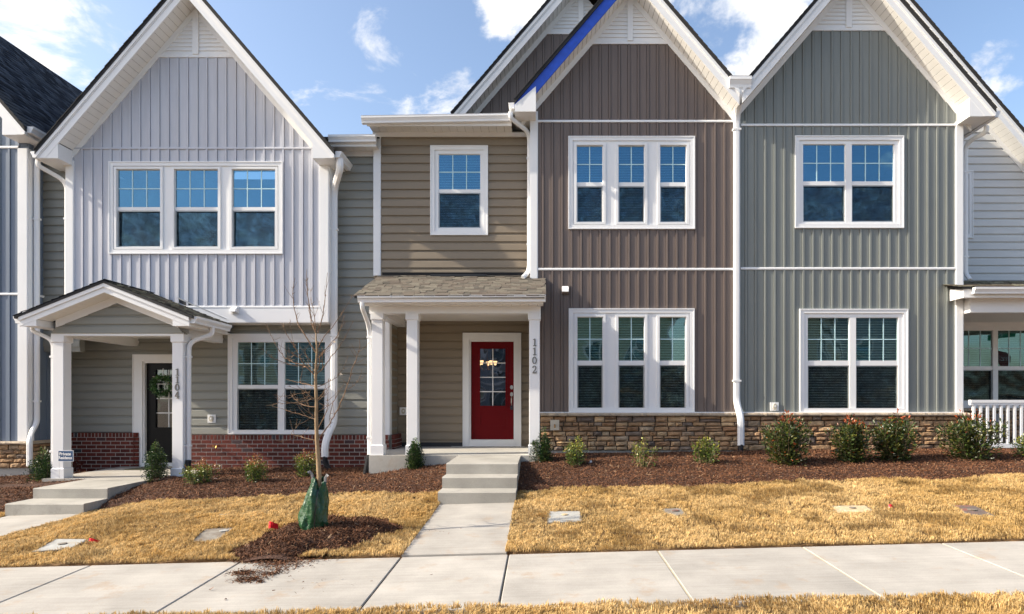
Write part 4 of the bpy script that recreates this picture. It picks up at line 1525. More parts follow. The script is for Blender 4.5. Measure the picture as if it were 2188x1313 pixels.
# porch
PF, PC = 10.85, 11.2
pxc, pz, ps = -7.557, 3.69, .40
zfl = CAMZ - 1.377
struct_slab = MB().box(-8.86, -6.30, 11.13, DD - .07, -.2, zfl).build('porch_slab', 'walk', h1)
run = 1.47
pr = MB()
for sg in (-1, 1):
    r2 = run + .07
    poly = [(pxc, pz), (pxc + sg * r2, pz - ps * r2), (pxc + sg * r2, pz - ps * r2 - .045), (pxc, pz - .045)]
    pr.prism_y(poly if sg < 0 else poly[::-1], PF - .03, 12.28)
pr = pr.build('porch_roof', 'roof_edge', h1)
s2 = math.hypot(1, ps)
for sg in (-1, 1):
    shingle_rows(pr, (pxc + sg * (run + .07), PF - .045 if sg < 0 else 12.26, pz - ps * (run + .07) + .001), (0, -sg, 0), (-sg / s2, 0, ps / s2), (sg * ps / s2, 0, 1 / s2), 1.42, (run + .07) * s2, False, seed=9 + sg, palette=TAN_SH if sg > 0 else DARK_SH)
    def pband(o0, o1, a, b, ya, yb2, m, name, par):
        poly = [(pxc + sg * a, pz - ps * a - o0), (pxc + sg * b, pz - ps * b - o0), (pxc + sg * b, pz - ps * b - o1), (pxc + sg * a, pz - ps * a - o1)]
        return MB().prism_y(poly if sg < 0 else poly[::-1], ya, yb2).build(name, m, par)
    pband(.047, .205, 0, run, PF, PF + .03, 'white', 'rake_board', pr)
    pband(.046, .11, 0, run, PF - .02, PF - .001, 'white', 'rake_moulding', pr)
    n = 10
    for k in range(n):
        a, b = k * (run - .3) / n, (k + 1) * (run - .3) / n
        pband(.196, .203, a + .002, b - .002, PF + .031, PC + .0, 'soffit', 'soffit_plank', pr)
    pband(.18, .195, 0, run - .02, PF + .031, PC, 'grout', 'soffit_backing', pr)
    pband(.204, .34, 0, run - .38, PC - .03, PC - .001, 'white', 'frieze_board', pr)
    # boxed eave end and side soffit
    xo, xi = pxc + sg * (run - .01), pxc + sg * (run - .29)
    eave_box(h1, xo, xi, 2.905, pz - ps * (run - .29) - .2, pz - ps * (run - .01) - .06, PF + .004, 12.2)
    gutter(h1, (pxc + sg * (run + .005), PF + .02, 3.075), (pxc + sg * (run + .005), 12.1, 3.065), (sg, 0, 0))
    MB().add([(pxc + sg * (run - .06), 12.285, 3.12), (pxc + sg * .45, 12.285, pz - ps * .45 + .03), (pxc + sg * .45, 12.285, pz - ps * .45 + .10), (pxc + sg * (run - .06), 12.285, 3.19)], [(0, 1, 2, 3)]).build('flashing', 'felt', h1)
    MB().add([(pxc + sg * (run - .06), 12.27, 3.19), (pxc + sg * .45, 12.27, pz - ps * .45 + .10), (pxc + sg * .45, 12.255, pz - ps * .45 + .128), (pxc + sg * (run - .06), 12.255, 3.218)], [(0, 1, 2, 3)]).build('flashing', 'white', h1)
# pediment siding
pd = MB().prism_y([(pxc - 1.2, 2.80), (pxc + 1.2, 2.80), (pxc + 1.2, 2.82), (pxc, 3.36), (pxc - 1.2, 2.82)], PC + .001, PC + .08).build('pediment', 'grey', h1)
lap_wall(pd, PC, 2.81, 3.33, lambda z: pxc - min(1.18, (pz - .33 - z) / ps), lambda z: pxc + min(1.18, (pz - .33 - z) / ps), 'grey', phase=2.81, pitch=.166)
c1 = column(h1, -8.725, -8.53, PC, zfl, Z(718, PC))
c2 = column(h1, -6.59, -6.395, PC, zfl, Z(718, PC))
zb_ = Z(718, PC)
MB().box(-8.74, -6.38, PC - .012, PC + .20, zb_, zb_ + .055).build('porch_beam', 'white', h1)
for xa in (-8.725, -6.59):
    MB().box(xa, xa + .19, PC + .201, DD, zb_ - .0, zb_ + .16).build('porch_beam', 'white', h1)
MB().box(-9.0, -6.2, PC + .1, DD, zb_ + .161, zb_ + .18).build('porch_ceiling', 'soffit', h1)
for k, ch in enumerate('1104'):
    digit(c2, ch, X(379, PC), Z(795.5 + k * 16.3, PC), .127, PC)
downspout(h1, [(pxc - run - .06, 11.2, 2.96), (pxc - run - .06, 11.2, 2.86), (-8.775, 11.28, 2.70), (-8.775, 11.28, .4)], w=.06, h=.075, straps=(2.4, .7), r=.13)
downspout(h1, [(pxc + run + .06, 11.5, 2.96), (pxc + run + .06, 11.5, 2.83), (-6.345, 11.30, 2.66), (-6.345, 11.30, .52)], w=.075, h=.06, straps=(2.4, .8), r=.13, tail=[(-6.345, 11.29, .54), (-6.34, 11.26, .40), (-6.30, 11.2, .26)])
# downspouts of the bay
downspout(h1, [(xc - 2.91, 12.05, 6.24), (xc - 2.91, 12.05, 6.13), (x0 - .06, 12.38, 5.93), (x0 - .06, 12.38, 3.1)], w=.08, h=.06, straps=(5.2, 3.6), r=.16)
dx = X(714, 12.42)
downspout(h1, [(xc + 2.91, 12.0, 6.24), (xc + 2.91, 12.0, 6.05), (dx, 12.42, 5.80), (dx, 12.42, 1.18), (dx - .06, 12.3, 1.0), (dx - .10, 12.18, .75), (dx - .10, 12.18, .52)], w=.13, h=.09, straps=(5.0, 2.9), r=.18,
          tail=[(dx - .10, 12.18, .53), (dx - .09, 12.16, .40), (dx + .05, 12.1, .24)])
tap = MB().tube([(X(464, 12.5), 12.545, Z(953, 12.5)), (X(464, 12.5), 12.48, Z(954, 12.5)), (X(464, 12.5), 12.455, Z(958, 12.5))], .014, 8).build('hose_tap', 'brass', h1)
MB().box(X(456, 12.5) - .02, X(456, 12.5) + .02, 12.50, 12.51, Z(954, 12.5) - .016, Z(954, 12.5) + .016).build('tap_wheel', 'brass', tap)
outlet(h1, X(454, DW), Z(895, DW), DW - .012)
room(h1, x0 + .12, x1 - .12, DB + .13, 16, 3.2, 6.0)
room(h1, xcor + .12, xend - .12, DW + .13, 17, .25, 3.1)
room(h1, X(290, DD), xcor + .05, DD + .13, 18, .25, 3.1)

# ================= house with the red door (1102)
h2 = thing('townhouse', 'taupe and dark brown house with red front door and stone base', 'house', (.8, 12.3, .5), 'row of townhouses')
xc, za = 1.744, 9.935
x0, x1 = X(1133, DB), X(1573, DB)
zst = Z(882, DB)
o1 = window(h2, DB, (1214, 293, 1484, 491), [(1233, 1287), (1322, 1376), (1411, 1465)], (313, 390), (399, 475), 1, 1, blind=.55, label='upper triple window in the brown wall')
o2 = window(h2, DB, (1215, 660, 1483, 881), [(1234, 1287), (1322, 1376), (1410, 1464)], (679, 771), (781, 874), 1, 1, blind=.6, label='lower triple window in the brown wall, blinds half open', ground=True)
wall, lim = bay_shell(h2, 'bay', x0, x1, zst, None, 'brown', [o1, o2], [Z(576, DB), Z(260.5, DB)], X(1122 + 20.42, DB), xc, za, Z(94, DB))
for py in (576, 260.5):
    belt(h2, X(1149, DB), X(1566, DB), Z(py, DB))
corner_post(h2, x0, X(1149, DB), Z(600, DB), Z(240, DB))
gable(h2, xc, za, 2.25, 2.02, 11.9, DB, 17, left_mat='wrap', fr_lo=(.12, .0), zcut=(7.2, -1e9), box=(.4, 0), roof_cut=(0, .14))
eave_box(h2, -.50, -.098, 7.09, za - SL * (xc + .098) - .22, za - SL * (xc + .5) - .10, 11.88, 12.9)
gutter(h2, (-.51, 11.95, za - SL * 2.25 - .02), (-.51, 13, za - SL * 2.25 - .04), (-1, 0, 0), h=.11, w=.11)
# rear gable
g2c, g2z, gy_ = .86, 10.86, 13.56
gl = lambda x: g2z - SL * abs(x - g2c) - .48
rg = MB().prism_y([(-2.0, 7.0), (2.4, 7.0), (2.4, gl(2.4)), (g2c, gl(g2c)), (-2.0, gl(-2.0))], gy_, gy_ + .1).build('rear_gable_wall', 'brown', h2)
batten_wall(rg, gy_, -2.0, 1.2, 7.0, lambda x: min(gl(x) + .02, Z(73.5, gy_)), 'brown', phase=X(940 + 355 * .32, gy_))
louver(h2, g2c, Z(73, gy_), lambda x: g2z - SL * abs(x - g2c) - .40, gy_)
gable(h2, g2c, g2z, 2.75, 1.0, gy_ - .37, gy_, 18, planks=(True, False), frieze=(True, False))
# taupe wall over the porch
wl, wr = X(799, DT), x0 + .02
o3 = window(h2, DT, (920, 313, 1043, 504), [(938, 1026)], (331, 405), (413, 487), 2, 1, blind=.6, label='single window in the taupe wall')
tw = MB().plate(wl, wr, 3.4, 7.0, [o3], DT, DT + .12).build('upper_wall', 'taupe', h2)
lap_wall(tw, DT, Z(590, DT), 6.9, wl + .05, wr, 'taupe', [o3], phase=Z(220 + 405 * .3198, DT), pitch=.1745)
corner_post(h2, wl, X(814, DT), Z(590, DT), 6.95, DT, .1)
e0, e1 = X(771, 12.0), X(1092, 12.0)
gutter(h2, (e0, 12.13, 7.07), (e1, 12.13, 7.12), (0, -1, 0), h=.125)
MB().box(e0 + .08, e1, 12.131, 12.16, 6.93, 7.10).build('fascia', 'white', h2)
sf = MB().box(e0 + .09, e1, 12.161, DT, 6.982, 6.99).build('soffit', 'grout', h2)
x = e0 + .09
while x < e1 - .02:
    MB().box(x + .003, min(x + .155, e1) - .003, 12.161, DT, 6.970, 6.981).build('soffit_plank', 'soffit', sf)
    x += .155
MB().box(wl - .02, x0, DT - .035, DT, 6.885, 6.969).build('frieze_board', 'white', h2)
MB().add([(e0 + .05, 12.1, 7.12), (-.23, 12.1, 7.12), (-.23, 18, 9.4), (e0 + .05, 18, 9.4), (e0 + .05, 12.1, 7.10), (-.23, 12.1, 7.10), (-.23, 18, 9.38), (e0 + .05, 18, 9.38)], [(0, 1, 2, 3), (4, 5, 1, 0), (0, 3, 7, 4), (7, 6, 5, 4)]).build('roof', 'roof_edge', h2)
gx_ = X(1091, 11.9)
downspout(h2, [(gx_, 11.9, Z(240, 11.9)), (gx_, 11.9, Z(253, 11.9)), (X(1131, 12.4), 12.4, Z(284, 12.4)), (X(1131, 12.4), 12.4, Z(580, 12.4)), (X(1117, 12.2), 12.2, Z(594, 12.2))], w=.085, h=.06, straps=(6.4, 4.7), r=.17)
# valley gutter box and downspout between brown and sage
vx0, vx1 = X(1559, 11.85), X(1606, 11.85)
gutter(h2, (vx0, 11.98, Z(164, 11.86)), (vx1, 11.98, Z(164, 11.86)), (0, -1, 0), name='valley_gutter', h=.2, w=.15)
MB().box(vx0 + .04, vx1 - .03, 11.99, 12.28, Z(164, 11.86) - .22, Z(164, 11.86) - .05).build('valley_box', 'white', h2)
vx = X(1574, 12.24)
downspout(h2, [(X(1581, 11.93), 11.93, Z(188, 11.93)), (X(1581, 11.93), 11.93, Z(205, 11.93)), (vx, 12.24, Z(250, 12.24)), (vx, 12.24, Z(862, 12.24)), (X(1583, 12.06), 12.06, Z(892, 12.06)), (X(1583, 12.06), 12.06, Z(952, 12.06))], w=.085, h=.125, ref=(1, 0, 0), straps=(6.9, 2.0), r=.14,
          tail=[(X(1583, 12.06), 12.06, Z(950, 12.06)), (X(1583, 12.06), 12.06, Z(968, 12.06)), (X(1583, 12.0), 12.0, .40)])
# stone base
SB = Z(963, 12.22)
fo = MB().box(.0, 8.30, 12.25, 12.8, .1, SB).build('foundation', 'found', h2)
sw = MB().box(.0, X(1578, 12.22), 12.262, 12.5, SB + .001, zst - .07).build('stone_wall', 'grout', h2)
stone_wall(sw, X(1154, 12.22), X(1578, 12.22), 12.25, SB, zst - .068, 21)
cap_stones(sw, X(1154, 12.2), X(1578, 12.2), 12.15, 12.3, zst - .068, zst - .004, 5)
MB().box(x0, 8.26, 12.24, 12.31, zst - .003, zst + .012).build('starter_strip', 'white', h2)
sp = MB().box(X(1176, 12.1), X(1195, 12.1), 12.13, 12.2, Z(920, 12.1), Z(898, 12.1)).build('tap_plate', 'fixture', h2)
MB().tube([(X(1185.5, 12.1), 12.13, Z(908, 12.1)), (X(1185.5, 12.1), 12.06, Z(909, 12.1)), (X(1185.5, 12.1), 12.04, Z(914, 12.1))], .014, 8).build('hose_tap', 'brass', sp)
vent_hood(h2, X(1207.5, DB), Z(620, DB), DB - .024, 'brown', .14)
# porch
zfl2 = CAMZ - .961
MB().box(-3.06, -.02, 11.15, DD, .15, zfl2).build('porch_slab', 'found', h2)
rl, rr_ = -3.22, .06
pr = MB().prism_x([(10.81, 3.405), (12.60, 4.12), (12.60, 4.08), (10.81, 3.375)], rl, rr_).build('porch_roof', 'roof_edge', h2)
sl_ = math.hypot(1.8, .72)
shingle_rows(pr, (rl - .02, 10.79, 3.402), (1, 0, 0), (0, 1.8 / sl_, .72 / sl_), (0, -.72 / sl_, 1.8 / sl_), rr_ - rl + .05, 1.84, True, seed=17, exposure=.135)
MB().add([(rl + .05, 12.53, 4.10), (x0, 12.53, 4.10), (x0, 12.50, 4.17), (rl + .05, 12.50, 4.17), (rl + .05, 12.40, 4.075), (x0, 12.40, 4.075)], [(0, 1, 2, 3), (4, 5, 1, 0)]).build('flashing', 'felt', h2)
MB().box(X(920, 12.45), X(1040, 12.45), 12.42, 12.47, 4.085, 4.115).build('flashing', 'felt', h2)
gutter(h2, (X(763, 10.8), 10.92, 3.42), (X(1166, 10.8), 10.92, 3.435), (0, -1, 0), h=.11)
MB().box(rl + .06, rr_ - .02, 10.921, 10.95, 3.295, 3.41).build('fascia', 'white', h2)
sf = MB().box(rl + .06, rr_ - .02, 10.951, 11.2, 3.312, 3.32).build('soffit', 'grout', h2)
x = rl + .06
while x < rr_ - .03:
    MB().box(x + .003, min(x + .155, rr_ - .02) - .003, 10.951, 11.199, 3.300, 3.311).build('soffit_plank', 'soffit', sf)
    x += .155
zbm = Z(670, PC)
MB().box(-3.07, -.005, PC, PC + .2, zbm, 3.299).build('porch_beam', 'white_pvc', h2)
MB().box(-3.06, -2.87, PC + .201, DD, zbm, 3.298).build('porch_beam', 'white_pvc', h2)
MB().box(-3.06, -.02, PC + .1, DD, 3.3, 3.32).build('porch_ceiling', 'soffit', h2)
column(h2, -3.025, -2.83, PC, zfl2, zbm)
column(h2, -2.40, -2.207, PC, zfl2, zbm)
c3 = column(h2, -.212, -.022, PC, zfl2, zbm)
for k, ch in enumerate('1102'):
    digit(c3, ch, X(1142, PC), Z(732 + k * 19.3, PC), .135, PC)
dr, dop, sl = door(h2, DD, (989, 712, 1114, 957), (1006, 730, 1098, 940), (1025, 745, 1080, 868), 1, 3, 'red_door', panel=(1022, 881, 1083, 914))
MB().box(-1.9, -.35, DD - .052, DD + .05, zfl2 - .05, zfl2 + .01).build('door_sill', 'found', h2)
bk = MB().plate(xend - .05, x0 + .15, .4, 3.4, [dop], DD, DD + .12).build('door_wall', 'taupe', h2)
lap_wall(bk, DD, zfl2 + .09, 3.35, xend - .01, x0 + .15, 'taupe', [(dop[0], dop[1], -1, dop[3])], phase=Z(560 + 445 * .335, DD), pitch=.1765)
MB().box(xend, dop[0], DD - .008, DD - .001, zfl2, zfl2 + .09).build('wall_flashing', 'felt', h2)
outlet(h2, X(863, DD), Z(879, DD), DD - .012)
# handle set
hx = X(1093, DD)
hz = Z(828, DD)
n = 16
mb = MB()
for (zz, rx, rz2) in ((hz, .033, .044), (Z(843, DD), .033, .044)):
    v = [(hx + rx * math.cos(k / n * math.tau), yy, zz + rz2 * math.sin(k / n * math.tau)) for yy in (DD + .054, DD + .034) for k in range(n)]
    mb.add(v, [(k, (k + 1) % n, (k + 1) % n + n, k + n) for k in range(n)] + [tuple(range(n, 2 * n))])
mb.tube([(hx, DD + .04, Z(848, DD)), (hx, DD - .02, Z(852, DD)), (hx, DD - .025, Z(862, DD)), (hx, DD + .03, Z(868, DD))], .011, 8)
mb.build('handle', 'nickel', dr)
MB().box(hx - .026, hx + .026, DD - .02, DD + .02, Z(876, DD), Z(867, DD)).build('lock_box', 'lockbox', dr)
# porch downspout
downspout(h2, [(X(774, 10.86), 10.86, Z(644, 10.86)), (X(774, 10.86), 10.86, Z(658, 10.86)), (X(789.5, 11.28), 11.28, Z(700, 11.28)), (X(789.5, 11.28), 11.28, Z(975, 11.28))], w=.07, h=.07, straps=(2.75, .95), r=.2,
          tail=[(X(789, 11.28), 11.28, Z(974, 11.28)), (X(786, 11.24), 11.24, Z(985, 11.24)), (X(780, 11.15), 11.15, .26)])
room(h2, x0 + .12, x1 - .12, DB + .13, 17, 3.9, 7.0)
room(h2, -.05, x1 - .12, DB + .13, 17, .66, 3.6)
room(h2, wl + .12, x0 - .01, DT + .13, 17, 4.2, 6.9)
room(h2, -2.4, -.06, DD + .13, 18, .66, 3.4, 'hall')
# ================= sage house
h3 = thing('townhouse', 'sage green board-and-batten house with a steep gable and stone base', 'house', (6.0, 12.3, .5), 'row of townhouses')
xc, za = 6.02, 10.175
x0, x1 = x1 + .002, X(2056, DB)
o1 = window(h3, DB, (1697, 292, 1929, 489), [(1716, 1805), (1820, 1909)], (310, 388), (397, 474), 2, 1, blind=.35, label='upper double window in the sage wall')
o2 = window(h3, DB, (1707, 661, 1938, 882), [(1726, 1814), (1829, 1918)], (680, 771), (782, 874), 2, 1, blind=.55, label='lower double window in the sage wall above the shrubs', ground=True)
wall, lim = bay_shell(h3, 'bay', x0, x1, zst, None, 'sage', [o1, o2], [Z(574.5, DB), Z(268.5, DB)], X(1540 + 260 * .2962, DB), xc, za, Z(65.5, DB))
for py in (574.5, 268.5):
    belt(h3, X(1582, DB), X(2040, DB), Z(py, DB))
corner_post(h3, X(2040, DB), x1, zst, Z(262, DB))
gable(h3, xc, za, 2.20, 2.60, 11.9, DB, 17, fr_lo=(.0, .20), zcut=(-1e9, 7.014), box=(0, .485), roof_cut=(.12, 0))
eave_box(h3, 8.60, 8.135, 7.01, za - SL * 2.115 - .345, za - SL * 2.58 - .09, 11.904, 13.9)
gutter(h3, (8.62, 11.93, za - SL * 2.60 - .02), (8.62, 13.9, za - SL * 2.60 - .05), (1, 0, 0))
sw = MB().box(X(1578, 12.22) + .001, 8.25, 12.262, 12.5, SB + .001, zst - .07).build('stone_wall', 'grout', h3)
stone_wall(sw, X(1578, 12.22), 8.27, 12.25, SB, zst - .068, 33)
cap_stones(sw, X(1578, 12.2), 8.34, 12.15, 12.3, zst - .068, zst - .004, 6)
outlet(h3, X(1653, DB), Z(869, DB), DB - .024)
downspout(h3, [(8.70, 12.25, 6.98), (8.70, 12.25, 6.86), (X(2063, 12.6), 12.6, Z(305, 12.6)), (X(2063, 12.6), 12.6, Z(585, 12.6)), (X(2073, 12.5), 12.5, Z(598, 12.5))], w=.085, h=.06, straps=(6.2, 4.5), r=.2)
room(h3, x0 + .12, x1 - .12, DB + .13, 17, 3.9, 7.0)
room(h3, x0 + .12, x1 - .12, DB + .13, 17, .66, 3.6)
# ================= pale house at the right edge
h4 = thing('townhouse', 'pale grey clapboard house with railed porch at the right edge', 'house', (10.5, 14, .6), 'row of townhouses')
DR = 14.1
xc4, za4 = 7.2, 11.45
l4 = lambda x: za4 - SL * abs(x - xc4) - .48
o1 = window(h4, DR, (1960, 366, 2077, 510), [(1976, 2058)], (384, 436), (444, 492), 2, 1, label='window half hidden by the corner downspout')
o2 = window(h4, DR, (2030, 690, 2260, 872), [(2046, 2120), (2132, 2206)], (707, 783), (791, 857), 2, 1, blind=.15, label='wide window behind the white railing', ground=True)
wl4, wr4 = 8.2, 14.5
uw = MB().plate(wl4, wr4, 3.6, 5.2, [o1, o2], DR, DR + .1)
uw.plate(wl4, 10.4, 5.2005, 6.6, [o1], DR, DR + .1)
uw.plate(wl4, wr4, .4, 3.5995, [o2], DR, DR + .1)
uw.prism_y([(wl4, 6.601), (10.4, 6.601), (10.4, l4(10.4)), (wl4, l4(wl4))], DR, DR + .1)
uw.prism_y([(10.401, 5.201), (12.0, 5.201), (10.401, 7.1)], DR, DR + .1)
uw = uw.build('gable_wall', 'cream', h4)
lap_wall(uw, DR, Z(600, DR), 9.4, wl4, lambda z: min(wr4, xc4 + (za4 - .48 - z) / SL), 'cream', [o1], phase=Z(260 + 441 * .3198, DR), pitch=.1752)
lap_wall(uw, DR, 1.5, 3.5, wl4, wr4, 'taupe', [o2], phase=Z(700, DR), pitch=.1752)
gable(h4, xc4, za4, .2, 6.3, DR - .37, DR, 18, planks=(False, True), frieze=(False, True))
sw4 = MB().box(8.3, 14, DR - .06, DR - .001, .6, 1.42).build('stone_wall', 'grout', h4)
stone_wall(sw4, 8.3, 11.2, DR - .07, .64, 1.38, 55)
cap_stones(sw4, 8.3, 11.2, DR - .16, DR, 1.381, 1.44, 8)
MB().box(8.2, 14.5, 12.02, 14.0, .2, .66).build('porch_slab', 'found', h4)
pr4 = MB().prism_x([(11.83, Z(613, 11.83)), (14.12, Z(613, 11.83) + .53), (14.12, Z(613, 11.83) + .48), (11.83, Z(613, 11.83) - .045)], X(2052, 11.9), 14.5).build('porch_roof', 'roof_edge', h4)
zz4 = Z(613, 11.83)
s4 = math.hypot(2.29, .53)
shingle_rows(pr4, (X(2046, 11.82), 11.82, zz4 + .002), (1, 0, 0), (0, 2.29 / s4, .53 / s4), (0, -.53 / s4, 2.29 / s4), 6.0, 2.3, False, seed=23, palette=TAN_SH)
gutter(h4, (X(2080, 11.8), 11.86, zz4 - .02), (14.5, 11.86, zz4 - .02), (0, -1, 0), h=.12)
MB().box(X(2056, 11.9), 14.4, 11.861, 11.89, zz4 - .20, zz4 - .03).build('fascia', 'white', h4)
MB().prism_x([(11.891, zz4 - .20), (12.26, zz4 - .20), (12.26, zz4 + .03), (11.891, zz4 - .05)], X(2056, 11.9), X(2056, 11.9) + .03).build('rake_board', 'white', h4)
sf = MB().box(X(2056, 11.9) + .031, 14.4, 11.891, 12.1, zz4 - .185, zz4 - .178).build('soffit', 'soffit', h4)
MB().box(8.28, 14.4, 12.1, 12.3, Z(668, 12.1), zz4 - .17).build('porch_beam', 'white_pvc', h4)
MB().box(8.28, 14.4, 12.301, DR, Z(668, 12.1) + .05, Z(668, 12.1) + .07).build('porch_ceiling', 'soffit', h4)
ry = 12.12
rail = MB().box(8.285, 13, ry - .04, ry + .04, Z(861, ry), Z(855, ry))
rail.box(8.285, 13, ry - .028, ry + .028, Z(866, ry), Z(861, ry) - .001)
rail.box(8.285, 13, ry - .028, ry + .028, Z(957, ry), Z(948, ry))
rail = rail.build('railing', 'white', h4)
bme = MB().box(-.022, .022, -.022, .022, 0, Z(866, ry) - Z(948, ry) - .002)
me_ = bpy.data.meshes.new('baluster'); me_.from_pydata(bme.v, [], bme.f); me_.update(); me_.materials.append(M['white'])
for k in range(24):
    piece('baluster', me_, rail, (8.36 + k * .1315, ry, Z(948, ry) + .001), (1, 1, 1))
MB().box(X(2122, DR - .1), X(2138, DR - .1), DR - .2, DR - .09, Z(902, DR), Z(884, DR)).build('meter_box', 'strap', h4)
room(h4, 8.35, 14.4, DR + .11, 18, .66, 3.5)
room(h4, 8.35, 14.4, DR + .11, 18, 3.9, 5.15)


# ------------------------------------------------------------------ yard
def on_ground(px, py, dz=0.0):
    """where the sight line through a photograph pixel meets the ground"""
    lo, hi = 3.0, 13.0
    f = lambda d: Z(py, d) - (float(gz(X(px, d), d)) + dz)
    for _ in range(50):
        mid = (lo + hi) / 2
        if f(mid) > 0:
            lo = mid
        else:
            hi = mid
    d = (lo + hi) / 2
    return Vector((X(px, d), d, float(gz(X(px, d), d)) + dz))


def vnoise(x, y, s, seed=0):
    """cheap smooth value noise for numpy arrays"""
    r = np.random.default_rng(seed)
    T = r.random((64, 64))
    u, v = x * s, y * s
    i, j = np.floor(u).astype(int), np.floor(v).astype(int)
    a, b = u - i, v - j
    a, b = a * a * (3 - 2 * a), b * b * (3 - 2 * b)
    g = lambda p, q: T[p % 64, q % 64]
    return (g(i, j) * (1 - a) + g(i + 1, j) * a) * (1 - b) + (g(i, j + 1) * (1 - a) + g(i + 1, j + 1) * a) * b


TREE = on_ground(688, 1141, .05)


def ring(x, y):
    """>0 inside the mulch round the sapling"""
    u = x + 2.56 - .25 * (y - 7.3)
    a = np.arctan2(y - 7.3, u)
    r = np.hypot(u / .77, (y - 7.3) / .88)
    return 1 + .10 * np.sin(3 * a + 1) + .07 * np.sin(7 * a) - r


def in_bed(x, y):
    """>0 where mulch covers the ground in front of the houses"""
    e = y - bed_edge(x)
    return e


def on_walk(x, y, m=0.0):
    w = (x > W2[0] - m) & (x < W2[1] + m) & (y > YS_FAR - .1) & (y < 11.3)
    w |= (x > W1[0] - .06 - m) & (x < W1[1] + .04 + m) & (y > YS_FAR - .1) & (y < 11.3)
    w |= (y > 11.12 - m) & (x > -3.1) & (x < 0.0)
    w |= (y > 11.1 - m) & (x > -8.9) & (x < -6.28)
    w |= (y > 12.0 - m) & (x > 8.15)
    return w


def mulch_h(x, y):
    """height of the mulch over the ground"""
    e = np.clip(in_bed(x, y) / .35, 0, 1)
    lump = .5 * vnoise(x, y, 2.1, 3) + .35 * vnoise(x, y, 6.3, 4) + .25 * vnoise(x, y, 15, 5)
    return .012 + .06 * e + .05 * lump * (.3 + .7 * e)


# the mulch bed: one undulating sheet along the houses, one mound round the sapling
def sheet(name, xs, ys, inside, hf, m):
    XX, YY = np.meshgrid(xs, ys)
    ZZ = gz(XX, YY) + hf(XX, YY)
    keep = inside(XX, YY)
    n, k = len(ys), len(xs)
    ix = np.arange(n * k).reshape(n, k)
    f = np.stack([ix[:-1, :-1], ix[:-1, 1:], ix[1:, 1:], ix[1:, :-1]], -1).reshape(-1, 4)
    kq = (keep[:-1, :-1] & keep[:-1, 1:] & keep[1:, 1:] & keep[1:, :-1]).reshape(-1)
    f = f[kq]
    used, invi = np.unique(f, return_inverse=True)
    v = np.stack([XX, YY, ZZ], -1).reshape(-1, 3)[used]
    o = arrays_mesh(name, v, invi.reshape(f.shape), None, m)
    o.data.polygons.foreach_set('use_smooth', np.ones(len(o.data.polygons), bool))
    return o


bed = sheet('mulch_bed', np.arange(-13, 13, .05), np.arange(9.3, 12.7, .05),
            lambda x, y: (in_bed(x, y) > -.04) & ~on_walk(x, y, -.03) & ~((y > 12.27) & (x > 0)) & ~((y > 12.27) & (x < -10)), mulch_h, M['mulchbed'])
tag(bed, 'brown shredded mulch bed along the house fronts', 'mulch', kind='stuff')
rh = lambda x, y: .012 + .10 * sstep(ring(x, y) / .55) + .035 * vnoise(x, y, 6, 8) * np.clip(ring(x, y) * 4, 0, 1)
mound = sheet('mulch_mound', np.arange(-4, -1.4, .04), np.arange(6.45, 8.5, .04), lambda x, y: ring(x, y) > -.03, rh, M['mulchbed'])
tag(mound, 'mulch mound round the foot of the sapling', 'mulch', kind='stuff')


def chips(name, x, y, z, label, size=(.012, .05), dark=1.0):
    n = len(x)
    L = nr.uniform(size[0] * 1.4, size[1], n) * nr.uniform(.6, 1, n)
    W = nr.uniform(.004, .011, n)
    a = nr.uniform(0, math.tau, n)
    tilt = nr.normal(0, .42, n)
    roll = nr.normal(0, .7, n)
    ax = np.stack([np.cos(a) * np.cos(tilt), np.sin(a) * np.cos(tilt), np.sin(tilt)], -1)
    bx = np.stack([-np.sin(a) * np.cos(roll), np.cos(a) * np.cos(roll), np.sin(roll)], -1)
    c = np.stack([x, y, z + .004 + np.abs(np.sin(tilt)) * L * .4], -1)
    v = np.stack([c - ax * L[:, None] / 2 - bx * W[:, None] / 2, c + ax * L[:, None] / 2 - bx * W[:, None] * .3, c + ax * L[:, None] / 2 + bx * W[:, None] * .3, c - ax * L[:, None] / 2 + bx * W[:, None] / 2], 1).reshape(-1, 3)
    f = np.arange(n * 4).reshape(n, 4)
    t = nr.random(n)[:, None]
    base = np.array([.09, .036, .018]) * (1 - t) + np.array([.26, .118, .058]) * t
    base *= nr.uniform(.45, 1.35, n)[:, None]
    lt = nr.random(n) < .035
    base[lt] = np.array([.42, .28, .17]) * nr.uniform(.7, 1.2, lt.sum())[:, None]
    o = arrays_mesh(name, v, f, np.repeat(base * dark, 4, 0), M['chips'])
    return tag(o, label, 'mulch', kind='stuff')


N = 230000
x = nr.uniform(-11.5, 11.5, N); y = 9.45 + 2.95 * nr.random(N) ** 1.25
k = (in_bed(x, y) > -.06 * nr.random(N) ** 2) & ~on_walk(x, y, .0) & ~((y > 12.2) & (x > 0)) & ~((y > 12.53)) & (np.abs(x) < y * .95)
x, y = x[k], y[k]
chips('mulch_chips', x, y, gz(x, y) + mulch_h(x, y), 'loose shredded bark on the mulch bed')
N = 26000
x = nr.uniform(-3.9, -1.6, N); y = nr.uniform(6.4, 8.4, N)
k = ring(x, y) > -.10 * nr.random(N) ** 1.5
x, y = x[k], y[k]
chips('mulch_chips', x, y, np.where(y > YS_FAR, gz(x, y) + rh(x, y), zs(x) + .004), 'loose shredded bark on the mound under the sapling', (.02, .075), .8)
N = 9000
x = nr.uniform(-11.5, 11.5, N); y = 9.5 + 2.8 * nr.random(N)
k = (in_bed(x, y) > .02) & ~on_walk(x, y, .02) & ~((y > 12.1) & (x > 0)) & ~((y > 12.45)) & (np.abs(x) < y * .95)
x, y = x[k], y[k]
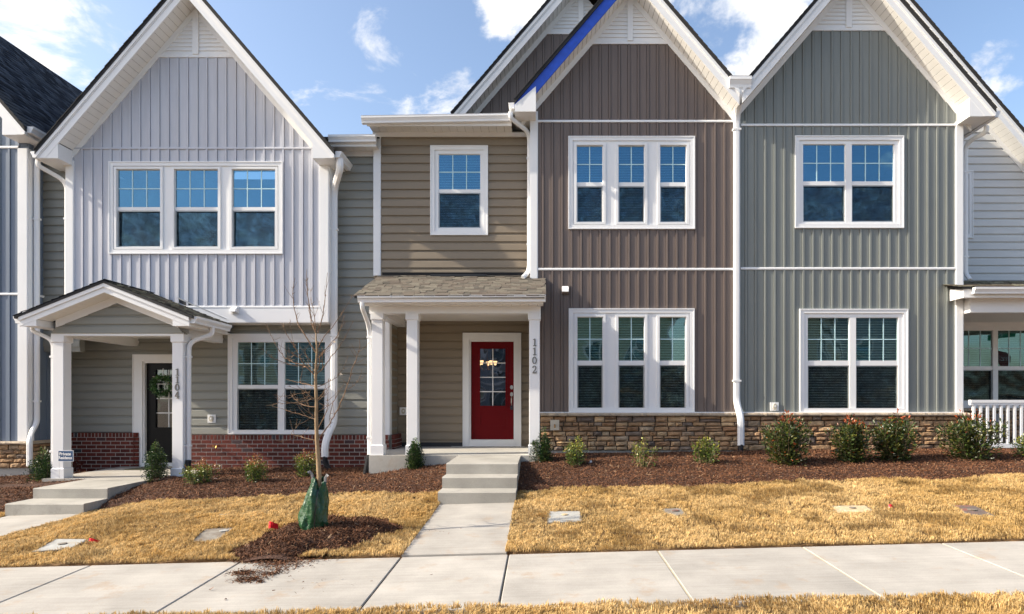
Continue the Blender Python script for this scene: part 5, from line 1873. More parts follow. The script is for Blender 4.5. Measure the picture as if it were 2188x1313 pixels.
chips('mulch_chips', x, y, gz(x, y) + mulch_h(x, y) + .006, 'larger bark shreds strewn over the mulch bed', (.045, .11), .9)
# bark spilled on the pavement
sx, sy, sw_ = [], [], []
for (px, py, ra, nn) in ((522, 1226, .09, 500), (530, 1240, .10, 550), (556, 1245, .03, 60), (575, 1228, .09, 260), (590, 1205, .13, 500), (600, 1215, .16, 300), (640, 1200, .2, 400), (480, 1283, .01, 4), (450, 1262, .01, 4), (690, 1250, .3, 20), (930, 1138, .25, 14)):
    g = on_ground(px, py)
    sx.append(g.x + nr.normal(0, ra * .75, nn)); sy.append(g.y + nr.normal(0, ra * .5, nn))
x = np.concatenate(sx); y = np.concatenate(sy)
k = (y > YS_NEAR + .02)
x, y = x[k], y[k]
z = np.where(y < YS_FAR, zs(x) + .03 * (y - YS_FAR), gz(x, y)) + np.abs(nr.normal(0, .006, len(x)))
chips('spilled_mulch', x, y, z, 'bark spilled on the sidewalk in front of the sapling', (.01, .04), .8)

# ---- utility covers set in the turf
COVERS = []


def cover(corners, m, label, lid=None, group=None, lift=.03):
    pts = [on_ground(px, py, lift) for px, py in corners]
    c = sum(pts, Vector()) / 4
    COVERS.append(np.array([(p.x, p.y) for p in pts]))
    v = []
    for dz, s in ((-.08, 1), (-.008, 1), (0, .965)):
        v += [c + (p - c) * s + Vector((0, 0, dz)) for p in pts]
    mb = MB().add(v, [(0, 1, 5, 4), (1, 2, 6, 5), (2, 3, 7, 6), (3, 0, 4, 7), (4, 5, 9, 8), (5, 6, 10, 9), (6, 7, 11, 10), (7, 4, 8, 11), (8, 9, 10, 11)])
    o = mb.build('utility_cover', m)
    tag(o, label, 'utility cover', group)
    rim = MB()
    for i in range(4):
        a, b2 = pts[i], pts[(i + 1) % 4]
        o0, o1 = c + (a - c) * 1.07, c + (b2 - c) * 1.07
        i0, i1 = c + (a - c) * 1.01, c + (b2 - c) * 1.01
        dn = Vector((0, 0, -.06)); up_ = Vector((0, 0, -.002))
        rim.add([o0 + up_, o1 + up_, i1 + up_, i0 + up_, o0 + dn, o1 + dn, i0 + dn, i1 + dn], [(0, 1, 2, 3), (4, 5, 1, 0), (3, 2, 7, 6)])
    rim.build('rim', 'lid_grey', o)
    if lid:
        lx, ly, r, lm = lid
        q = pts[0].lerp(pts[1], lx).lerp(pts[3].lerp(pts[2], lx), ly)
        n = 16
        vv = [(q.x + r * math.cos(t / n * math.tau), q.y + r * math.sin(t / n * math.tau), q.z + dz) for dz in (.002, .012) for t in range(n)]
        MB().add(vv, [(t, (t + 1) % n, (t + 1) % n + n, t + n) for t in range(n)] + [tuple(range(n, 2 * n))]).build('inspection_cap', lm, o)
    return o


cover([(1172, 1116), (1242, 1114), (1240, 1092), (1173, 1093)], 'lid_white', 'square white concrete cover in the turf nearest the steps', (.5, .62, .04, 'lid_tan'))
cover([(1426, 1102), (1470, 1101), (1452, 1086), (1415, 1087)], 'lid_grey', 'small grey-brown cover in the turf right of the square white cover', (.6, .6, .045, 'lid_dark'))
cover([(1790, 1096), (1870, 1095), (1848, 1080), (1771, 1081)], 'lid_tan', 'tan slanted cover in the turf near the small red flag', (.55, .6, .04, 'lid_grey'))
cover([(2078, 1102), (2122, 1101), (2080, 1080), (2032, 1080)], 'lid_dark', 'dark reddish cover in the turf furthest right', (.5, .5, .05, 'lid_grey'))
cover([(72, 1178), (150, 1172), (188, 1152), (120, 1152)], 'lid_white', 'pale concrete cover by the fallen red flag near the left walk', (.5, .5, .045, 'lid_grey'))
cover([(408, 1160), (462, 1159), (502, 1128), (440, 1130)], 'lid_grey', 'brown-grey cover in the turf left of the sapling', (.75, .75, .05, 'lid_white'))


def in_cover(x, y, grow=1.0):
    k = np.zeros(len(x), bool)
    for q in COVERS:
        c = q.mean(0)
        p = c + (q - c) * grow
        ins = np.ones(len(x), bool)
        for i in range(4):
            a, b = p[i], p[(i + 1) % 4]
            ins &= ((b[0] - a[0]) * (y - a[1]) - (b[1] - a[1]) * (x - a[0])) > 0
        k |= ins
    return k


# ---- dormant turf
def turf(name, n, x0, x1, y0, y1, keep, label):
    x = nr.uniform(x0, x1, n); y = nr.uniform(y0, y1, n)
    k = keep(x, y)
    fine = vnoise(x, y, 24, 51) * .6 + vnoise(x, y, 9, 52) * .4
    seam = np.minimum(np.abs(((x + .07 * np.sin(y * 5)) / 1.3) % 1 - .5), 1) < .012
    seam |= (np.abs(((y + .05 * np.sin(x * 4)) / .62) % 1 - .5) < .02) & (vnoise(x, y, 1.1, 53) > .55)
    k &= (fine > .20 + .25 * nr.random(n) * (vnoise(x, y, 2.7, 54) > .5)) & ~(seam & (nr.random(n) < .8))
    x, y = x[k], y[k]
    n = len(x)
    cl = vnoise(x, y, 7, 21) * .45 + vnoise(x, y, 2.2, 22) * .4 + vnoise(x, y, 18, 23) * .35
    h = (.010 + .022 * cl + .032 * vnoise(x, y, 24, 51) ** 1.5) * nr.uniform(.55, 1.35, n)
    a = nr.uniform(0, math.tau, n)
    drift = (vnoise(x, y, 3.1, 31) - .5) * 5
    a = a * .55 + drift
    lean = np.abs(nr.normal(.55, .4, n))
    w = nr.uniform(.0018, .0036, n)
    z = gz(x, y) - .004 + .02 * vnoise(x, y, 7, 21) + .025 * vnoise(x, y, 2.2, 22)
    d = np.stack([np.cos(a), np.sin(a), np.zeros(n)], -1)
    s = np.stack([-np.sin(a), np.cos(a), np.zeros(n)], -1)
    p = np.stack([x, y, z], -1)
    up = np.array([0, 0, 1.0])
    mid = p + (up * .62 + d * (lean * .28)[:, None]) * h[:, None]
    tip = p + (up * (1 - .25 * lean[:, None]) + d * (lean * .95)[:, None]) * h[:, None]
    W = w[:, None]
    v = np.stack([p - s * W, p + s * W, mid + s * W * .8, mid - s * W * .8, tip], 1).reshape(-1, 3)
    i = np.arange(n)[:, None] * 5
    f = np.concatenate([np.concatenate([i, i + 1, i + 2], 1), np.concatenate([i, i + 2, i + 3], 1), np.concatenate([i + 3, i + 2, i + 4], 1)])
    t = np.clip(nr.random(n) * .75 + (vnoise(x, y, 1.3, 41) - .5) * .55 + (vnoise(x, y, 9, 42) - .5) * .3, 0, 1)[:, None]
    c = np.array([.50, .315, .105]) * (1 - t) + np.array([.80, .59, .295]) * t
    c *= (nr.uniform(.72, 1.22, n) * (.80 + .4 * vnoise(x, y, 24, 51)))[:, None]
    dk = nr.random(n) < .06
    c[dk] *= .45
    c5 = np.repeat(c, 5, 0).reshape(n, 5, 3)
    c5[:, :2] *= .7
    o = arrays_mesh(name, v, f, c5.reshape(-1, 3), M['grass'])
    return tag(o, label, 'grass', kind='stuff')


def lawn_keep(x, y):
    frame = np.abs(x + .3) < y * .93 + .4
    e = in_bed(x, y) < .05 * (vnoise(x, y, 12, 77) - .3)
    return frame & e & (y > YS_FAR + .0) & ~on_walk(x, y, -.015) & (ring(x, y) < .06 * (vnoise(x, y, 14, 71) - .3)) & ~(in_cover(x, y, .90 + .0) | (in_cover(x, y, .99) & (vnoise(x, y, 11, 91) > .45)))


turf('turf', 330000, -9.2, W2[0] + .05, YS_FAR - .03, 9.9, lawn_keep, 'dormant straw-coloured turf left of the middle front walk')
turf('turf', 390000, W2[1] - .05, 9.2, YS_FAR - .03, 10.0, lawn_keep, 'dormant straw-coloured turf right of the middle front walk')
turf('turf', 150000, -5.0, 5.0, 4.0, YS_NEAR + .03, lambda x, y: (np.abs(x + .2) < y * .95) & (y < YS_NEAR + .03 * (vnoise(x, y, 9, 61) - .2)), 'dormant turf verge between sidewalk and kerb')


# ------------------------------------------------------------------ leaves and shrubs
def leaf_cloud(name, pos, nrm_dir, size, cols, parent, aspect=.45, fold=.25):
    """one mesh of small folded leaves; pos (n,3), nrm_dir (n,3) growth directions"""
    n = len(pos)
    d = nrm_dir / (np.linalg.norm(nrm_dir, axis=1, keepdims=True) + 1e-9)
    ref = nr.normal(0, 1, (n, 3))
    s = np.cross(d, ref); s /= np.linalg.norm(s, axis=1, keepdims=True) + 1e-9
    u = np.cross(s, d)
    S = size[:, None]
    v = np.stack([pos, pos + d * S * .5 + s * S * aspect * .5 + u * S * fold * .3, pos + d * S, pos + d * S * .5 - s * S * aspect * .5 + u * S * fold * .3], 1).reshape(-1, 3)
    i = np.arange(n)[:, None] * 4
    f = np.concatenate([np.concatenate([i, i + 1, i + 2], 1), np.concatenate([i, i + 2, i + 3], 1)])
    return arrays_mesh(name, v, f, np.repeat(cols, 4, 0), M['leaf'], parent)


def shrub(px, py, kind, label, h, w, seed, group, name='shrub', at=None):
    r = np.random.default_rng(seed)
    b = Vector(at) if at is not None else on_ground(px, py, .04)
    t = thing(name, label, 'shrub', tuple(b), group)
    B = np.array(b)
    st = MB()
    P_, D_ = [], []
    stems = {'holly': 12, 'small': 14, 'big': 34, 'tips': 16, 'sparse': 9}[kind]
    per = {'holly': 420, 'small': 110, 'big': 120, 'tips': 90, 'sparse': 60}[kind]
    for k in range(stems):
        a = r.uniform(0, math.tau)
        sp = (r.random() ** .6)
        top = h * (1 - (.34 if kind == 'holly' else .25) * sp ** 1.2) * r.uniform(.78, 1.0)
        if k == 0:
            sp, top = .05, h
        R = w * .5 * sp * (.55 if kind == 'holly' else 1.0)
        pts = []
        for q in range(7):
            s = q / 6
            bend = s ** (.5 if kind == 'holly' else .6)
            pts.append(B + np.array([math.cos(a) * R * bend + r.normal(0, .012), math.sin(a) * R * bend * .9 + r.normal(0, .012), top * s - .02]))
        st.tube(pts, [.007 * (1 - .75 * i / 6) for i in range(7)], 5)
        pts = np.array(pts)
        for q in range(per):
            lo = .10 if kind in ('holly', 'big') else .22
            s = lo + (1 - lo) * r.random() ** (.95 if kind != 'holly' else 1.1)
            i = min(int(s * 6), 5)
            c = pts[i] + (pts[i + 1] - pts[i]) * (s * 6 - i)
            o = r.normal(0, 1, 3); o /= np.linalg.norm(o)
            if kind == 'holly':
                rad = w * .5 * (math.sin(min(1, s * 1.9 + .25) * 1.45) * (1.02 - s) ** .6) * .74
            elif kind == 'big':
                rad = w * .2 * (1.15 - s * .6)
            else:
                rad = w * .2 * (1.2 - s * .65)
            P_.append(c + o * rad * r.random() ** .5)
            D_.append(o * np.array([1, 1, .6]) + np.array([0, 0, .45]))
    P_ = np.array(P_); D_ = np.array(D_)
    P_[:, 2] = np.maximum(P_[:, 2], B[2] + .02)
    n = len(P_)
    s = np.clip((P_[:, 2] - B[2]) / h, 0, 1)
    if kind == 'holly':
        sz = r.uniform(.018, .032, n)
        c = np.array([.020, .048, .014]) * r.uniform(.5, 1.7, n)[:, None]
        lt = r.random(n) < .10 + .25 * (s > .8)
        c[lt] = np.array([.15, .22, .045]) * r.uniform(.7, 1.3, lt.sum())[:, None]
        asp = .6
    elif kind == 'big':
        sz = r.uniform(.04, .078, n)
        c = np.array([.036, .056, .014]) * r.uniform(.4, 1.8, n)[:, None]
        ol = r.random(n) < .22
        c[ol] = np.array([.11, .11, .022]) * r.uniform(.6, 1.4, ol.sum())[:, None]
        rd = (r.random(n) < .02 + .9 * np.clip(s - .76, 0, .24) * 4.2)
        c[rd] = np.array([.42, .10, .035]) * r.uniform(.5, 1.3, rd.sum())[:, None]
        asp = .42
    elif kind == 'tips':
        sz = r.uniform(.025, .042, n)
        c = np.array([.17, .20, .03]) * r.uniform(.45, 1.4, n)[:, None]
        rd = r.random(n) < np.clip((s - .55) * 2.2, 0, .85)
        c[rd] = np.array([.45, .19, .09]) * r.uniform(.6, 1.2, rd.sum())[:, None]
        gr = (s < .5) & (r.random(n) < .6)
        c[gr] = np.array([.05, .10, .025]) * r.uniform(.6, 1.4, gr.sum())[:, None]
        asp = .6
    else:
        sz = r.uniform(.025, .042, n)
        c = np.array([.075, .12, .025]) * r.uniform(.5, 1.6, n)[:, None]
        yl_ = r.random(n) < np.clip((s - .35) * 1.3, .08, .75)
        c[yl_] = np.array([.34, .33, .05]) * r.uniform(.6, 1.25, yl_.sum())[:, None]
        asp = .58
    if kind == 'sparse':
        pass
    st.build('stem', 'stem' if kind != 'sparse' else 'bark', t)
    leaf_cloud('foliage', P_, D_, sz, c, t, asp)
    return t


G1, G2, G3 = 'dark conical hollies', 'small yellow-green shrubs', 'large glossy shrubs by the sage house'
shrub(94, 1033, 'holly', 'dark conical holly left of the porch post beside the blue sign', .66, .66, 1, G1)
shrub(332, 1029, 'holly', 'dark conical holly in front of the black door with the wreath', .72, .60, 2, G1)
shrub(887, 1008, 'holly', 'narrow dark holly in front of the porch left of the three steps', .60, .50, 3, G1)
shrub(1158, 992, 'holly', 'dark round-shouldered holly right of the three steps', .66, .58, 4, G1)
shrub(432, 1040, 'tips', 'orange-tipped shrub right of the porch post numbered 1104', .46, .60, 5, G2)
shrub(548, 1036, 'tips', 'orange-tipped shrub in the middle of the brick wall', .50, .50, 6, G2)
shrub(655, 1026, 'tips', 'orange-tipped shrub partly behind the sapling trunk', .54, .48, 7, G2)
shrub(1237, 1002, 'small', 'bushy yellow-green shrub beside the white litter', .55, .50, 8, G2)
shrub(1372, 1006, 'sparse', 'thin spreading yellow-green shrub in the middle of the stone wall', .54, .56, 9, G2)
shrub(1508, 997, 'small', 'upright yellow-green shrub left of the black drain hose', .55, .44, 10, G2)
shrub(1682, 998, 'big', 'large glossy shrub nearest the white downspout by the stone wall', .92, .86, 11, G3)
shrub(1818, 994, 'big', 'glossy shrub with yellow leaves, second from the white downspout', .82, .74, 12, G3)
shrub(1916, 992, 'big', 'glossy shrub with red tips, third from the white downspout', .90, .78, 13, G3)
shrub(2076, 988, 'big', 'large orange-tipped shrub in front of the white railing', .86, .96, 14, G3)
shrub(2196, 985, 'small', 'yellow-green shrub cut by the right edge of the picture', .5, .5, 15, G2)
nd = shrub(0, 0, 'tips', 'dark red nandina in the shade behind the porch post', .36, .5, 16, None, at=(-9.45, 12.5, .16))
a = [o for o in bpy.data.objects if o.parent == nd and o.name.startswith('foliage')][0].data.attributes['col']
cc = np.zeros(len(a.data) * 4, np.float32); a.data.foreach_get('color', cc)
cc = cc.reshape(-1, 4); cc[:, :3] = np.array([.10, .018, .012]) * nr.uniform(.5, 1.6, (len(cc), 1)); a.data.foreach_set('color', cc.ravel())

# ------------------------------------------------------------------ the sapling
tree = thing('sapling', 'bare young street tree standing in a green watering bag', 'tree', tuple(TREE))
TY = TREE.y
tp = [(688, 1136), (686, 1080), (683, 1030), (679, 980), (677, 940), (676.5, 900), (675.5, 860), (674, 805), (676.5, 750), (675, 712)]
tr_pts = [P(px, py, TY) for px, py in tp]
tr_pts[0].z = float(gz(TREE.x, TREE.y)) - .05
wob = [0, .004, -.003, .004, 0, -.004, .003, 0, .003, 0]
for p, w in zip(tr_pts, wob):
    p.x += w
trunk = MB().tube(tr_pts, [.034, .031, .029, .026, .023, .021, .019, .017, .011, .008], 9).build('trunk', 'bark', tree, smooth=True)
BR = [
    [(675, 754), (638, 695), (623, 640), (630, 594)], [(675, 712), (662, 683), (657, 620), (655, 580)], [(675, 712), (668, 690), (659, 640), (656, 605)],
    [(675, 711), (670, 670), (664, 624)], [(679, 712), (691, 670), (696, 625), (700, 583)], [(677, 745), (686, 729), (723, 683), (751, 637)],
    [(680, 765), (693, 750), (723, 718), (734, 681)], [(675, 802), (689, 789), (708, 761), (730, 736), (755, 686)], [(679, 939), (705, 907), (725, 870), (740, 832), (753, 786), (768, 754), (768, 725)],
    [(743, 832), (762, 821), (773, 795)], [(668, 796), (650, 782), (627, 775), (609, 766), (588, 736), (568, 692)], [(650, 782), (629, 782), (581, 766), (558, 743)],
    [(671, 801), (643, 770), (636, 750), (620, 729), (606, 699)], [(640, 765), (631, 761), (590, 734)], [(636, 752), (627, 738), (620, 692)], [(679, 827), (700, 818), (727, 802), (742, 766)],
    [(672, 826), (640, 818), (611, 811)], [(674, 854), (650, 837), (621, 827)], [(655, 838), (636, 843), (612, 847)], [(675, 852), (655, 856), (627, 861), (593, 864), (592, 840)],
    [(676, 897), (647, 887), (612, 878), (582, 869)], [(676, 942), (636, 933), (620, 927), (632, 916)], [(636, 933), (604, 945)], [(678, 919), (701, 878), (702, 815)], [(676, 894), (660, 881), (656, 849)],
    [(677, 855), (692, 838), (696, 822)], [(678, 858), (697, 842), (703, 827)], [(673, 780), (659, 767), (650, 752), (662, 735)], [(690, 788), (689, 760), (689, 745)], [(679, 880), (694, 872), (712, 862), (735, 820)],
    [(674, 795), (662, 785), (656, 765)], [(678, 790), (684, 765), (688, 740)], [(712, 857), (703, 895), (706, 912)], [(679, 870), (650, 868), (640, 862), (629, 854)],
]
br = MB()
rr = random.Random(5)
for b in BR:
    dep = rr.uniform(-.38, .38)
    n = len(b)
    L0 = [P(px, py, TY) for px, py in b]
    pts = []
    for i, p in enumerate(L0):
        s = i / (n - 1)
        pts.append(Vector((p.x, p.y + dep * s ** 1.3, p.z)))
        # keep the pixel track at the new depth
        q = P(b[i][0], b[i][1], TY + dep * s ** 1.3)
        pts[-1] = q
    fine = fillet(pts, .12, 4)
    m_ = len(fine)
    lng = sum((q - p).length for p, q in zip(fine[:-1], fine[1:]))
    r0 = min(.0075, .0026 + .005 * lng)
    for i in range(1, m_ - 1):
        fine[i] = fine[i] + Vector((rr.gauss(0, .004), rr.gauss(0, .004), rr.gauss(0, .004)))
    br.tube(fine, [r0 * (1 - .66 * i / (m_ - 1)) for i in range(m_)], 5)
    # spurs and buds
    for q in range(int(lng * 24)):
        i = rr.randrange(1, m_)
        p = fine[i]
        t = (fine[i] - fine[i - 1]).normalized()
        d = (t * .8 + Vector((rr.gauss(0, .7), rr.gauss(0, .7), rr.gauss(.25, .5)))).normalized()
        ln = rr.uniform(.012, .05) if rr.random() < .72 else rr.uniform(.07, .22)
        br.tube([p, p + d * ln * .55 + Vector((0, 0, .004)), p + d * ln + Vector((0, 0, .02 * ln * 8))], [.0024, .0018, .0011], 4)
br.build('branches', 'twig', tree)['label'] = 'bare twiggy branches'
for px, py in ((714, 731), (728, 800)):
    c = P(px, py, TY - .05)
    MB().add([c + Vector((-.02, 0, .0)), c + Vector((0, .01, .014)), c + Vector((.024, .0, -.004)), c + Vector((.002, -.01, -.012))], [(0, 1, 2), (0, 2, 3)]).build('dead_leaf', 'stone_cap', tree)

# watering bag zipped round the trunk
bagt = thing('watering_bag', 'green zipped watering bag wrapped round the sapling trunk', 'watering bag', tuple(TREE))
mb = MB()
n, rows = 40, 26
zb0 = float(gz(TREE.x, TREE.y)) + .10
H = Z(1022, TY) - zb0
cxb = X(671, TY)
br2 = random.Random(3)
ph = [br2.uniform(0, 6.28) for _ in range(6)]
v = []
for j in range(rows + 1):
    t = j / rows
    zz = zb0 + H * t
    wid = .150 - .028 * t - .052 * max(0, t - .5) / .5 * (1 + .2 * t)
    if t < .06:
        wid *= .93 + t
    ctr = cxb + .02 * t + (X(683, TY) - cxb) * max(0, t - .3) / .7 * .6
    for k in range(n):
        a = k / n * math.tau
        fold = .010 * math.sin(5 * a + ph[0] + 3 * t) + .008 * math.sin(9 * a + ph[1] - 5 * t) + .010 * math.sin(3 * a + 7 * t + ph[2]) + .006 * math.sin(13 * a + 11 * t + ph[3])
        rr2 = wid + fold * (1.25 if t > .1 else .5)
        # squarish, pinched at the zip
        zipp = math.exp(-((a - 4.95 + .0) / .16) ** 2)
        rr2 -= .018 * zipp
        droop = (-.10 * math.exp(-((a - 4.95) / .5) ** 2) + .02 * math.sin(2 * a)) * max(0, t - .75) / .25
        v.append((ctr + rr2 * math.cos(a), TY + rr2 * .85 * math.sin(a), zz + droop))
f = [(j * n + k, j * n + (k + 1) % n, (j + 1) * n + (k + 1) % n, (j + 1) * n + k) for j in range(rows) for k in range(n)]
# flared skirt
o = len(v)
for k in range(n):
    a = k / n * math.tau
    q = v[k]
    v.append((q[0] + .012 * math.cos(a), q[1] + .012 * math.sin(a), zb0 - .07 + .015 * math.sin(4 * a)))
f += [(o + k, o + (k + 1) % n, (k + 1) % n, k) for k in range(n)]
mb.add(v, f)
bag = mb.build('bag_body', 'bag', bagt, smooth=True)
sol = bag.modifiers.new('thickness', 'SOLIDIFY'); sol.thickness = .004; sol.offset = 1
kz = int(round(4.95 / math.tau * n))
zp = [Vector(v[j * n + kz]) + Vector((.004, -.012, 0)) for j in range(rows)]
MB().tube(zp, .0055, 6).build('zip', 'zip', bagt)
for sg, kk in ((-1, 24), (1, 37)):
    p = Vector(v[rows * n + kk])
    MB().sweep([p + Vector((0, 0, -.03)), p + Vector((sg * .006, -.01, .03)), p + Vector((sg * .03, -.02, .065)), p + Vector((sg * .045, -.03, .05))], .03, .006, Vector((0, 1, 0))).build('strap', 'strap', bagt)

# ------------------------------------------------------------------ small things in the yard
def flag(px, py, label, up, lean, size=.085):
    g = on_ground(px, py, .02)
    t = thing('marker_flag', label, 'marker flag', tuple(g), 'red utility marker flags')
    top = g + Vector((lean * up, .02, up))
    MB().tube([g, g.lerp(top, .5) + Vector((.004, 0, 0)), top], .0022, 5).build('wire', 'steel', t)
    v, f = [], []
    for j in range(3):
        for i in range(5):
            s = i / 4
            v.append((top.x + s * size, top.y - .02 * math.sin(s * 4 + j * .4), top.z - j / 2 * size * .75 - .02 * s * s + .01 * math.sin(s * 5)))
    for j in range(2):
        for i in range(4):
            f.append((j * 5 + i, j * 5 + i + 1, (j + 1) * 5 + i + 1, (j + 1) * 5 + i))
    MB().add(v, f).build('pennant', 'flag', t)


flag(573, 1138, 'red marker flag in the turf left of the sapling', .125, .0, .105)
flag(186, 1160, 'fallen red marker flag beside the pale cover near the left walk', .045, .2, .13)
flag(1900, 1086, 'small red marker flag between the tan and the dark covers', .04, .0, .075)

# yard sign
sd = 10.78
sg_t = thing('yard_sign', 'small blue yard sign reading Private Residence by the porch post', 'sign', (X(141, sd), sd, float(gz(X(141, sd), sd))))
sx0, sx1, sz0, sz1 = X(124.5, sd), X(157, sd), Z(986.5, sd), Z(963, sd)
MB().box(sx0, sx1, sd - .004, sd + .004, sz0, sz1).build('sign_board', 'sign_white', sg_t)
MB().box(sx0 + .008, sx1 - .008, sd - .0065, sd - .0045, sz0 + .008, sz1 - .008).build('sign_face', 'sign_blue', sg_t)
for xx in (sx0 + .01, sx1 - .03):
    MB().tube([(xx, sd + .006, sz1 - .02), (xx + .004, sd + .006, Z(1026, sd))], .0025, 5).build('stake', 'steel', sg_t)


def text_mesh(name, s, m, parent, size, loc, rot=(math.pi / 2, 0, 0), extrude=.0006, squeeze=1.0, bold=.0):
    cu = bpy.data.curves.new(name, 'FONT')
    cu.body = s; cu.size = size; cu.align_x = 'CENTER'; cu.align_y = 'CENTER'; cu.extrude = extrude; cu.offset = bold
    tmp = bpy.data.objects.new('tmp', cu)
    COL.objects.link(tmp)
    dg = bpy.context.evaluated_depsgraph_get()
    me = bpy.data.meshes.new_from_object(tmp.evaluated_get(dg))
    bpy.data.objects.remove(tmp); bpy.data.curves.remove(cu)
    me.name = name
    me.materials.clear()
    me.materials.append(M[m])
    o = bpy.data.objects.new(name, me)
    COL.objects.link(o)
    o.location = loc; o.rotation_euler = rot; o.scale = (squeeze, 1, 1)
    if parent is not None:
        o.parent = parent; o.matrix_parent_inverse = inv(parent)
    return o


xm = (sx0 + sx1) / 2
text_mesh('lettering', 'Private', 'sign_white', sg_t, .072, (xm - .008, sd - .0082, sz0 + .128), bold=.0016)
text_mesh('lettering', 'Residence', 'sign_white', sg_t, .072, (xm - .004, sd - .0082, sz0 + .062), squeeze=.78, bold=.0018)

# litter, mat, wreath, lamp
g = on_ground(1262, 996, .05)
lt = MB().box(g.x - .045, g.x + .045, g.y - .03, g.y + .03, g.z, g.z + .06)
lt.box(g.x - .015, g.x + .02, g.y - .02, g.y + .02, g.z + .061, g.z + .095)
tag(lt.build('litter', 'litter'), 'crumpled white litter on the mulch beside a yellow-green shrub', 'litter')
g = on_ground(1798, 996, .05)
tag(MB().tube([g + Vector((-.06, 0, .0)), g + Vector((-.01, -.01, .03)), g + Vector((.06, .01, .01))], [.012, .02, .012], 8).build('litter', 'litter'), 'white scrap on the mulch under the glossy shrubs', 'litter')
g = on_ground(460, 1029, .05)
tag(MB().tube([g + Vector((-.07, 0, .0)), g + Vector((-.01, -.01, .03)), g + Vector((.05, .01, .025)), g + Vector((.09, 0, 0))], [.012, .03, .026, .012], 8).build('litter', 'litter'), 'white paper scrap beside the orange-tipped shrub by the porch', 'litter')
g = on_ground(480, 1101, .03)
tag(MB().box(g.x - .06, g.x + .06, g.y - .03, g.y + .03, g.z, g.z + .012).build('litter', 'lid_white'), 'pale stone chip lying in the turf by the left lawn edge', 'litter')
n = 28
mx_, my_ = X(304, 12.55), 12.55
mv = [(mx_ + .36 * math.cos(k / n * math.pi), my_ + .5 * math.sin(k / n * math.pi) * .85, zfl + dz) for dz in (.003, .018) for k in range(n + 1)]
mm = MB().add(mv, [tuple(range(n + 1, 2 * n + 2))] + [(k, k + 1, k + 1 + n + 1, k + n + 1) for k in range(n)] + [(n, 0, n + 1, 2 * n + 1)])
tag(mm.build('door_mat', 'mat_rug'), 'half-round dark door mat at the black door', 'door mat')

wx, wz, wy = X(347, DD - .03), Z(824, DD - .03), DD - .03
wr_ = thing('wreath', 'green leafy wreath hanging on the black door', 'wreath', (wx, wy, wz))
n = 900
a = nr.uniform(0, math.tau, n); ro = .175 + nr.normal(0, .035, n)
pos = np.stack([wx + ro * np.cos(a), wy - np.abs(nr.normal(.02, .025, n)), wz + ro * np.sin(a)], -1)
dd = np.stack([np.cos(a) * .4 - np.sin(a) * .7, -nr.uniform(.1, .8, n), np.sin(a) * .4 + np.cos(a) * .7], -1) + nr.normal(0, .4, (n, 3))
wc = np.array([.06, .14, .04]) * nr.uniform(.5, 1.8, (n, 1))
wc[nr.random(n) < .04] = (.55, .45, .36)
leaf_cloud('foliage', pos, dd, nr.uniform(.035, .06, n), wc, wr_, .5)
MB().tube([(wx + .175 * math.cos(k / 24 * math.tau), wy, wz + .175 * math.sin(k / 24 * math.tau)) for k in range(25)], .012, 6).build('ring', 'stem', wr_)
MB().box(wx - .008, wx + .008, wy + .02, wy + .024, wz + .17, wz + .36).build('ribbon', 'sign_white', wr_)

ch = thing('chandelier', 'lit chandelier seen through the red door glass', 'chandelier', (X(1041, 16), 16, 3.3))
cxx, cz0 = X(1041, 16), Z(776, 16)
MB().tube([(cxx, 16, 3.36), (cxx, 16, cz0 - .15)], .012, 6).build('stem', 'brass', ch)
for k in range(5):
    a = k / 5 * math.tau + .3
    ex, ey = cxx + .21 * math.cos(a), 16 + .21 * math.sin(a)
    MB().tube([(cxx, 16, cz0 - .14), ((cxx + ex) / 2, (16 + ey) / 2, cz0 - .19), (ex, ey, cz0 - .06)], .008, 5).build('arm', 'brass', ch)
    MB().tube([(ex, ey, cz0 - .055), (ex, ey, cz0 + .0), (ex, ey, cz0 + .05)], [.022, .04, .052], 10).build('lamp_shade', 'lamp', ch)

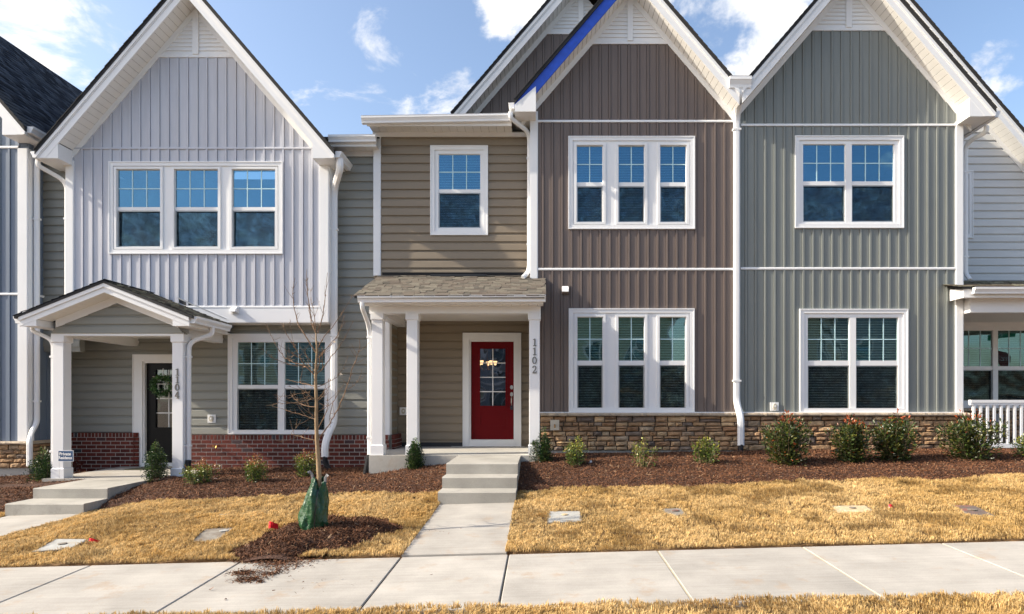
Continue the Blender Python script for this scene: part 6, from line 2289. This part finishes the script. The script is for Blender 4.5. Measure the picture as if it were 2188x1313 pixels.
# ------------------------------------------------------------------ across the street: what the panes mirror
def facing_house(x0, x1, y, m, label, seed, gab=True):
    r = random.Random(seed)
    t = thing('facing_townhouse', label, 'house', ((x0 + x1) / 2, y, -.2), 'houses across the street')
    zt = 7.0
    holes = []
    w = x1 - x0
    for zz0, zz1 in ((.6, 2.5), (3.6, 5.3)):
        for c in (x0 + w * .3, x0 + w * .74):
            holes.append((c - .75, c + .75, zz0, zz1))
    MB().plate(x0 + .01, x1 - .01, -.3, zt, holes, y - .15, y).build('wall', m, t)
    MB().box(x0 + .02, x1 - .02, y - 8, y - .16, -.3, zt - .01).build('rear_wall', m, t)
    for h in holes:
        wn = MB().plate(h[0] - .1, h[1] + .1, h[2] - .1, h[3] + .1, [(h[0], h[0] + .7, h[2], h[3]), (h[1] - .7, h[1], h[2], h[3])], y + .001, y + .05).build('window', 'white', t)
        MB().box(h[0], h[1], y - .08, y - .07, h[2], h[3]).build('pane', 'glass_low', wn)
        MB().box(h[0], h[1], y + .002, y + .04, (h[2] + h[3]) / 2 - .03, (h[2] + h[3]) / 2 + .03).build('sash_bar', 'white', wn)
    for xx in (x0 + .01, x1 - .16):
        MB().box(xx, xx + .15, y + .001, y + .04, -.3, zt).build('corner_post', 'white', t)
    MB().box(x0 + .17, x1 - .17, y + .001, y + .04, 3.0, 3.2).build('belt_course', 'white', t)
    for zz in np.arange(-.1, zt, .19):
        MB().box(x0 + .16, x1 - .16, y + .0005, y + .012, zz, zz + .02).build('siding_course', m, t)
    xm_ = (x0 + x1) / 2
    hgt = w / 2 * .8
    MB().prism_y([(x0 - .2, zt), (x1 + .2, zt), (xm_, zt + hgt)], y - 7.8, y - .05).build('gable_wall', m, t)
    for sg in (-1, 1):
        e = xm_ + sg * (w / 2 + .3)
        poly = [(xm_, zt + hgt + .15), (e, zt - .15), (e, zt - .4), (xm_, zt + hgt - .1)]
        MB().prism_y(poly if sg > 0 else poly[::-1], y + .3, y + .34).build('rake_board', 'white', t)
        poly = [(xm_, zt + hgt + .28), (e + sg * .05, zt - .05), (e + sg * .05, zt - .14), (xm_, zt + hgt + .16)]
        MB().prism_y(poly if sg > 0 else poly[::-1], y - 8, y + .38).build('roof_slope', 'roof_edge', t)


FY = -15.5
for k, (a, b, m, lb) in enumerate([(-23.5, -17.2, 'plain_tan', 'tan gabled house mirrored in the far left panes'), (-17.1, -11, 'plain_slate', 'slate gabled house mirrored in the window behind the sapling'), (-10.9, -4.6, 'plain_sage', 'green gabled house mirrored left of the red door'),
                                  (-4.5, 1.8, 'plain_slate', 'slate gabled house mirrored in the red door glass'), (1.9, 8.2, 'plain_sage', 'green gabled house mirrored in the lower brown-wall window'), (11.5, 18.4, 'plain_tan', 'tan gabled house mirrored in the lower sage-wall window'), (18.5, 25, 'plain_slate', 'slate gabled house mirrored in the window behind the railing')]):
    facing_house(a, b, FY, m, lb, k)
# street-name post whose back-to-front mirror image shows in the right-hand window
sp_ = thing('street_sign', 'green street-name blade above a red stop sign on a steel post', 'sign', (16.7, 5.4, 0))
MB().tube([(16.7, 5.4, .1), (16.7, 5.4, 4.1)], .03, 8).build('post', 'steel', sp_)
oc = [(16.7 + .38 * math.cos(math.radians(22.5 + 45 * k)), 3.1 + .38 * math.sin(math.radians(22.5 + 45 * k))) for k in range(8)]
MB().prism_y(oc, 5.435, 5.438).build('stop_plate', 'sign_red', sp_)
text_mesh('lettering', 'STOP', 'sign_white', sp_, .30, (16.7, 5.4405, 3.1), (math.pi / 2, 0, math.pi), squeeze=.85)
MB().box(16.25, 17.15, 5.438, 5.441, 3.80, 4.02).build('street_blade', 'sign_green', sp_)
text_mesh('lettering', 'Night', 'sign_white', sp_, .2, (16.72, 5.4435, 3.91), (math.pi / 2, 0, math.pi))
